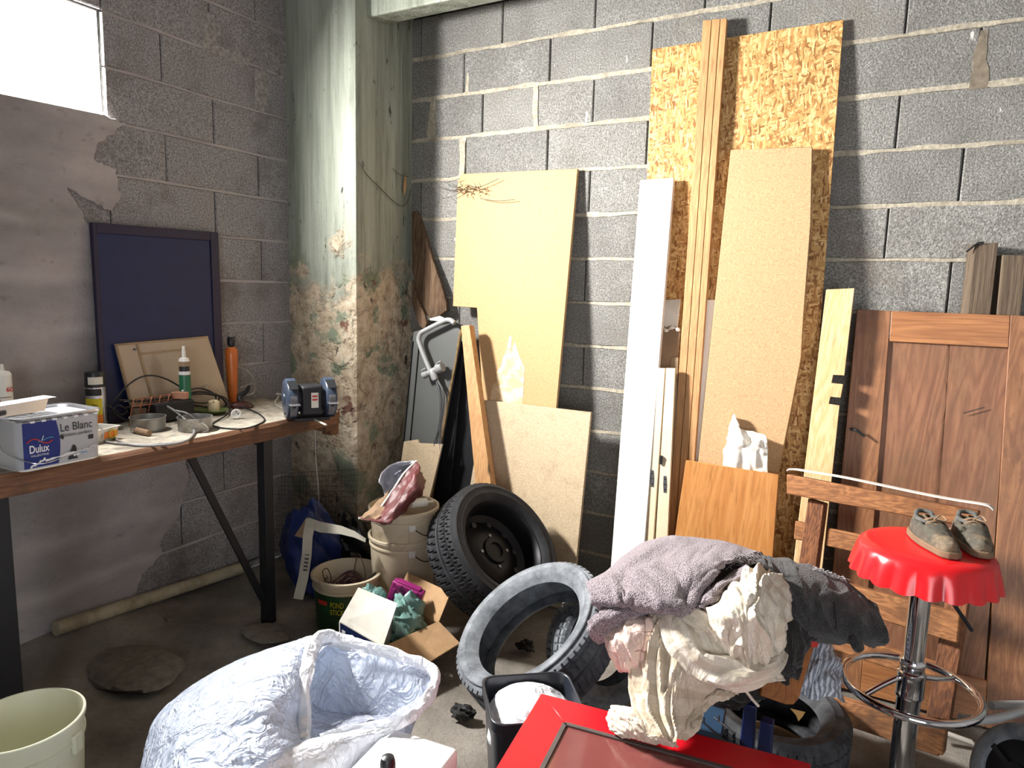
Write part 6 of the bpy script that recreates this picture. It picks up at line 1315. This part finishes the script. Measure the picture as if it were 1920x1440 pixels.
sheet(rows, 80, 80, lambda u, v: folds(u, v, 192, .012, 4, 3)).build('cloth', F_pink, pk, smooth=True, solid=.003)

# ------------------------------------------------------------------ stool
zs = .775; a = onz(1600, 1022, zs); b = onz(1872, 1046, zs); sc = (a+b)/2; R1 = (b-a).length/2; sc.x += .002
so = thing('bar_stool', 'chrome bar stool with a red crown cap shaped seat', 'stool')
c = Vector((sc.x, sc.y, 0)); n_ = 19
pr = [(0, zs+.022), (R1*.60, zs+.022), (R1*.78, zs+.020), (R1*.86, zs+.014), (R1*.91, zs+.004), (R1*.94, zs-.012), (R1*.97, zs-.030), (R1*1.0, zs-.052), (R1*1.02, zs-.068), (R1*.99, zs-.068), (R1*.96, zs-.050), (R1*.90, zs-.005), (R1*.80, zs+.006), (0, zs+.008)]
def crown(j, k, a_, r, h):
    w = (.5+.5*math.cos(a_*n_))**.55; e_ = (0, 0, 0, 0, 0, .35, .75, .95, 1, 1, .8, .2, 0, 0)[j]
    return r-R1*.040*e_*(1-w)+R1*.006*e_*w, h+(.005*(1-w) if j in (8, 9) else 0)
MB().lathe(pr, c, UP, n_*12, rfun=crown).build('seat', M_red, so, smooth=True)
MB().lathe([(0, zs+.008), (.09, zs+.006), (.09, zs-.01), (.034, zs-.03), (0, zs-.03)], c, UP, 36).build('seat_plate', M_blackm, so, smooth=True)
MB().lathe([(.027, zs-.03), (.027, .46)], c, UP, 36).build('upper_pole', M_chrome, so, smooth=True)
MB().lathe([(0, .465), (.031, .465), (.033, .462), (.033, .452), (.031, .45), (.031, .036), (.05, .030), (.06, .024)], c, UP, 40).build('lower_pole', M_chrome, so, smooth=True)
zr_ = .375
MB().lathe([(.0312, zr_+.055), (.036, zr_+.053), (.037, zr_+.045), (.036, zr_+.04), (.036, zr_-.01), (.037, zr_-.014), (.036, zr_-.02), (.0312, zr_-.022)], c, UP, 36).build('ring_collar', M_chrome, so, smooth=True)
RR = .168; tilt = Matrix.Rotation(0, 3, 'Y')
rc = Vector((c.x, c.y, zr_+.005))
MB().tube([rc+Vector((RR*math.cos(t), RR*math.sin(t), 0)) for t in np.linspace(0, 2*math.pi, 72, endpoint=False)], .011, 12, closed=True).build('foot_ring', M_chrome, so, smooth=True)
for s_ in (-1, 1):
    for dz in (.03,):
        pts = [rc+H_RIGHT*s_*.03+UP*.03, rc+H_RIGHT*s_*.09+UP*.015+H_FWD*s_*.02, rc+H_RIGHT*s_*RR*.93+H_FWD*s_*.05]
        MB().tube(spline(pts, 12), .008, 10).build('ring_spoke', M_chrome, so, smooth=True)
MB().lathe([(0, .026), (.06, .026), (.11, .022), (.155, .010), (.165, .004), (.16, 0), (0, 0)], c, UP, 60).build('base_plate', M_chrome, so, smooth=True)
l0 = c+UP*(zs-.03)+H_RIGHT*.03; l1 = atd(1780, 1120, (l0-EYE).dot(C_FWD)+.02); l2 = atd(1822, 1182, (l0-EYE).dot(C_FWD)+.04)
MB().tube(spline([l0, l1, l1.lerp(l2, .3), l2], 16), .0055, 8).build('height_lever', M_blackm, so, smooth=True)
# shoes on the stool
def shoe(o, d, flipz, label):
    t = thing('canvas_shoe', label, 'shoe', 'pair of worn shoes on the stool'); d = Vector(d).normalized(); s_ = Vector((-d.y, d.x, 0)); L = .20
    prof_w = lambda u: .030+.012*math.sin(math.pi*min(1, u*1.25))-.014*max(0, (u-.72)/.28)**2-.012*max(0, (.12-u)/.12)**2
    n = 30; seg = 22; mb = MB()
    for i in range(n+1):
        u = i/n; w = prof_w(u)*(1 if 0 < i < n else .55); top = .062-.004*math.cos(u*9)-.034*max(0, (u-.42)/.58)**1.0+(.012 if u < .15 else 0)
        if .30 < u < .42: top += .006
        op = (.03 < u < .44)
        for k in range(seg):
            a = 2*math.pi*k/seg; x = math.cos(a)*w; z = math.sin(a); h = .016+top*.78*max(0, z)**.75 if z > 0 else .016
            if op and z > .80: h = .030; x *= .8
            mb.v.append(o+d*(u*L)+s_*x+UP*(h+.004*fbm(np.array([u*12]), np.array([k*.5]), 3, 3)[0]))
    mb.f = [(i*seg+k, i*seg+(k+1) % seg, (i+1)*seg+(k+1) % seg, (i+1)*seg+k) for i in range(n) for k in range(seg)]+[tuple(range(seg-1, -1, -1)), tuple(n*seg+k for k in range(seg))]
    mb.build('upper', M_shoe, t, smooth=True, sub=1)
    sl = [o+d*(u*L*1.04-.004)+s_*(prof_w(min(.99, max(.01, u)))+.004)*(1 if .02 < u < .98 else .5) for u in np.linspace(0, 1, 20)]+[o+d*(u*L*1.04-.004)-s_*(prof_w(min(.99, max(.01, u)))+.004)*(1 if .02 < u < .98 else .5) for u in np.linspace(1, 0, 20)]
    MB().prism(sl, UP*.018).build('sole', M_sole, t, bevel=.003)
    pts = [o+d*(L*(.03+.40*(.5-.5*math.cos(a))))+s_*(.026*math.sin(a)) + UP*(.056+.010*(a > 5.4 or a < .9)) for a in np.linspace(0, 2*math.pi, 24, endpoint=False)]
    MB().tube(pts, .006, 8, closed=True).build('collar', M_lining, t, smooth=True)
    MB().prism([o+d*L*.34+s_*.018+UP*.060, o+d*L*.34-s_*.018+UP*.060, o+d*L*.56-s_*.016+UP*.050, o+d*L*.56+s_*.016+UP*.050], UP*.004).build('tongue', M_sole, t, bevel=.002)
    for k in range(3):
        q = o+d*L*(.38+.06*k)+UP*(.066-.005*k); MB().tube(spline([q-s_*.022-UP*.008, q+UP*.002, q+s_*.022-UP*.008], 8), .0026, 6).build('lace', M_kraft, t, smooth=True)
    MB().tube(spline([o+d*L*.42+UP*.066, o+d*L*.36+s_*.02+UP*.076, o+d*L*.44+s_*.028+UP*.066, o+d*L*.40+UP*.068], 12), .0022, 6).build('lace', M_kraft, t, smooth=True)
zt_ = zs+.0235
p0 = onz(1722, 1000, zt_); p1 = onz(1772, 1040, zt_); shoe(p0+Vector((0, .01, 0)), (p1-p0), 0, 'worn olive shoe on the stool seat, the left nearer one')
p0 = onz(1806, 1004, zt_); p1 = onz(1838, 1044, zt_); shoe(p0+Vector((.0, .02, 0)), (p1-p0), 0, 'worn olive shoe on the stool seat, the right one at the rim')

# ------------------------------------------------------------------ hand cart at the lower right
hc = thing('hand_cart', 'grey tubed cart with a rubber wheel at the lower right corner', 'cart')
c = atd(1912, 1456, 1.75); ax = view_axis(1912, 1456, .80, (-.55, -.25))
MB().lathe([(.090, -.018), (.112, -.022), (.126, -.014), (.130, 0), (.126, .014), (.112, .022), (.090, .018), (.084, 0), (.090, -.018)], c, ax, 56).build('tyre', M_rubd, hc, smooth=True)
MB().lathe([(.092, .010), (.080, .004), (.03, .006), (.028, .024), (0, .024)], c, ax, 40).build('wheel_hub', M_rim, hc, smooth=True)
u_ = ax.orthogonal().normalized(); w_ = ax.cross(u_)
for k in range(5): a = 2*math.pi*k/5; MB().bar(c+ax*.012+(u_*math.cos(a)+w_*math.sin(a))*.02, c+ax*.012+(u_*math.cos(a)+w_*math.sin(a))*.088, .014, .008, ax).build('spoke', M_steel if k == 1 else M_rim, hc)
for pts in (((1800, 1347, 1.80), (1830, 1350, 1.80), (1870, 1346, 1.82), (1930, 1330, 1.86), (2010, 1310, 1.90)), ((1858, 1323, 1.92), (1890, 1322, 1.94), (1940, 1322, 1.97), (2010, 1322, 2.0))):
    MB().tube(spline([atd(*p) for p in pts], 24), .012, 12).build('handle_tube', M_galv, hc, smooth=True)
MB().tube([atd(1935, 1330, 1.86), atd(1950, 1400, 1.80), c-ax*.03], .010, 10).build('fork', M_rim, hc, smooth=True)
MB().lathe([(0, -.04), (.009, -.04), (.009, .03), (0, .03)], c, ax, 14).build('axle', M_steel, hc, smooth=True)
tag(MB().bar(onz(1740, 1362, .05), onz(1824, 1392, .02), .02, .006).build('pale_lath', M_flat), 'thin pale lath on the floor by the frame foot', 'lath')
# ------------------------------------------------------------------ pieces that belong to a part of their thing
SUBS = {'screw': 'hinge_plate', 'ring_spoke': 'foot_ring', 'hose_nut': 'hose', 'lever': 'valve_body', 'lace': 'tongue', 'latch': 'case_body', 'moulded_rib': ('case_body', 'bucket_body'), 'wire_handle': ('bucket_body', 'tub_body'),
        'handle_lug': ('bucket_body', 'tub_body'), 'label_print': 'rating_label', 'guard_boss': 'wheel_guard', 'guard_screw': 'wheel_guard', 'label_lettering': ('label_sleeve', 'tub_body', 'can_body'), 'label_wave': 'blue_label_panel', 'label_badge': 'label_sleeve',
        'cap_label': 'cap', 'label_ring': 'label', 'vent_hole': 'rim', 'wheel_nut': 'rim', 'socket_hole': 'plug_body', 'printed_square': 'printed_end', 'printed_line': ('printed_end', 'upright_strip'), 'white_border': 'printed_end', 'lid_clip': 'lid', 'gasket': 'glass_inset', 'scratch': 'door_panel', 'iron_pin': 'left_stile',
        'wick': 'candle_body', 'ferrule': 'brush_handle', 'rod_pin': 'rod', 'switch': 'torch_body', 'grip_ring': 'torch_body', 'stopper_ear': 'stopper', 'rest_bracket': 'tool_rest', 'notch': 'container_body', 'seat_plate': 'seat', 'frayed_fringe': 'upper_fold', 'drawstring': 'bundle', 'stitched_line': 'corner_tip'}
for t in THINGS:
    by = {}
    for k in t.children: by.setdefault(k.name.split('.')[0], []).append(k)
    for nm, ks in by.items():
        for want in ((SUBS.get(nm),) if isinstance(SUBS.get(nm), str) else (SUBS.get(nm) or ())):
            if want in by and want != nm:
                ps = by[want]; cen = lambda o: sum((v.co for v in o.data.vertices), Vector())/max(1, len(o.data.vertices))
                for k in ks: k.parent = min(ps, key=lambda p: (cen(p)-cen(k)).length)
                break
# ------------------------------------------------------------------ origins: every thing sits on its own base
bpy.context.view_layer.update()
def kids(o): return [o]+[k for c in o.children for k in kids(c)]
for o in THINGS:
    ks = [k for k in kids(o) if k.type == 'MESH']; done = set()
    vs = [v.co for k in ks for v in k.data.vertices]
    if not vs: continue
    lo = Vector([min(v[i] for v in vs) for i in range(3)]); hi = Vector([max(v[i] for v in vs) for i in range(3)])
    b = Vector(((lo.x+hi.x)/2, (lo.y+hi.y)/2, lo.z))
    for k in ks:
        if k.data.name not in done: k.data.transform(Matrix.Translation(-b)); done.add(k.data.name)
    o.location = b
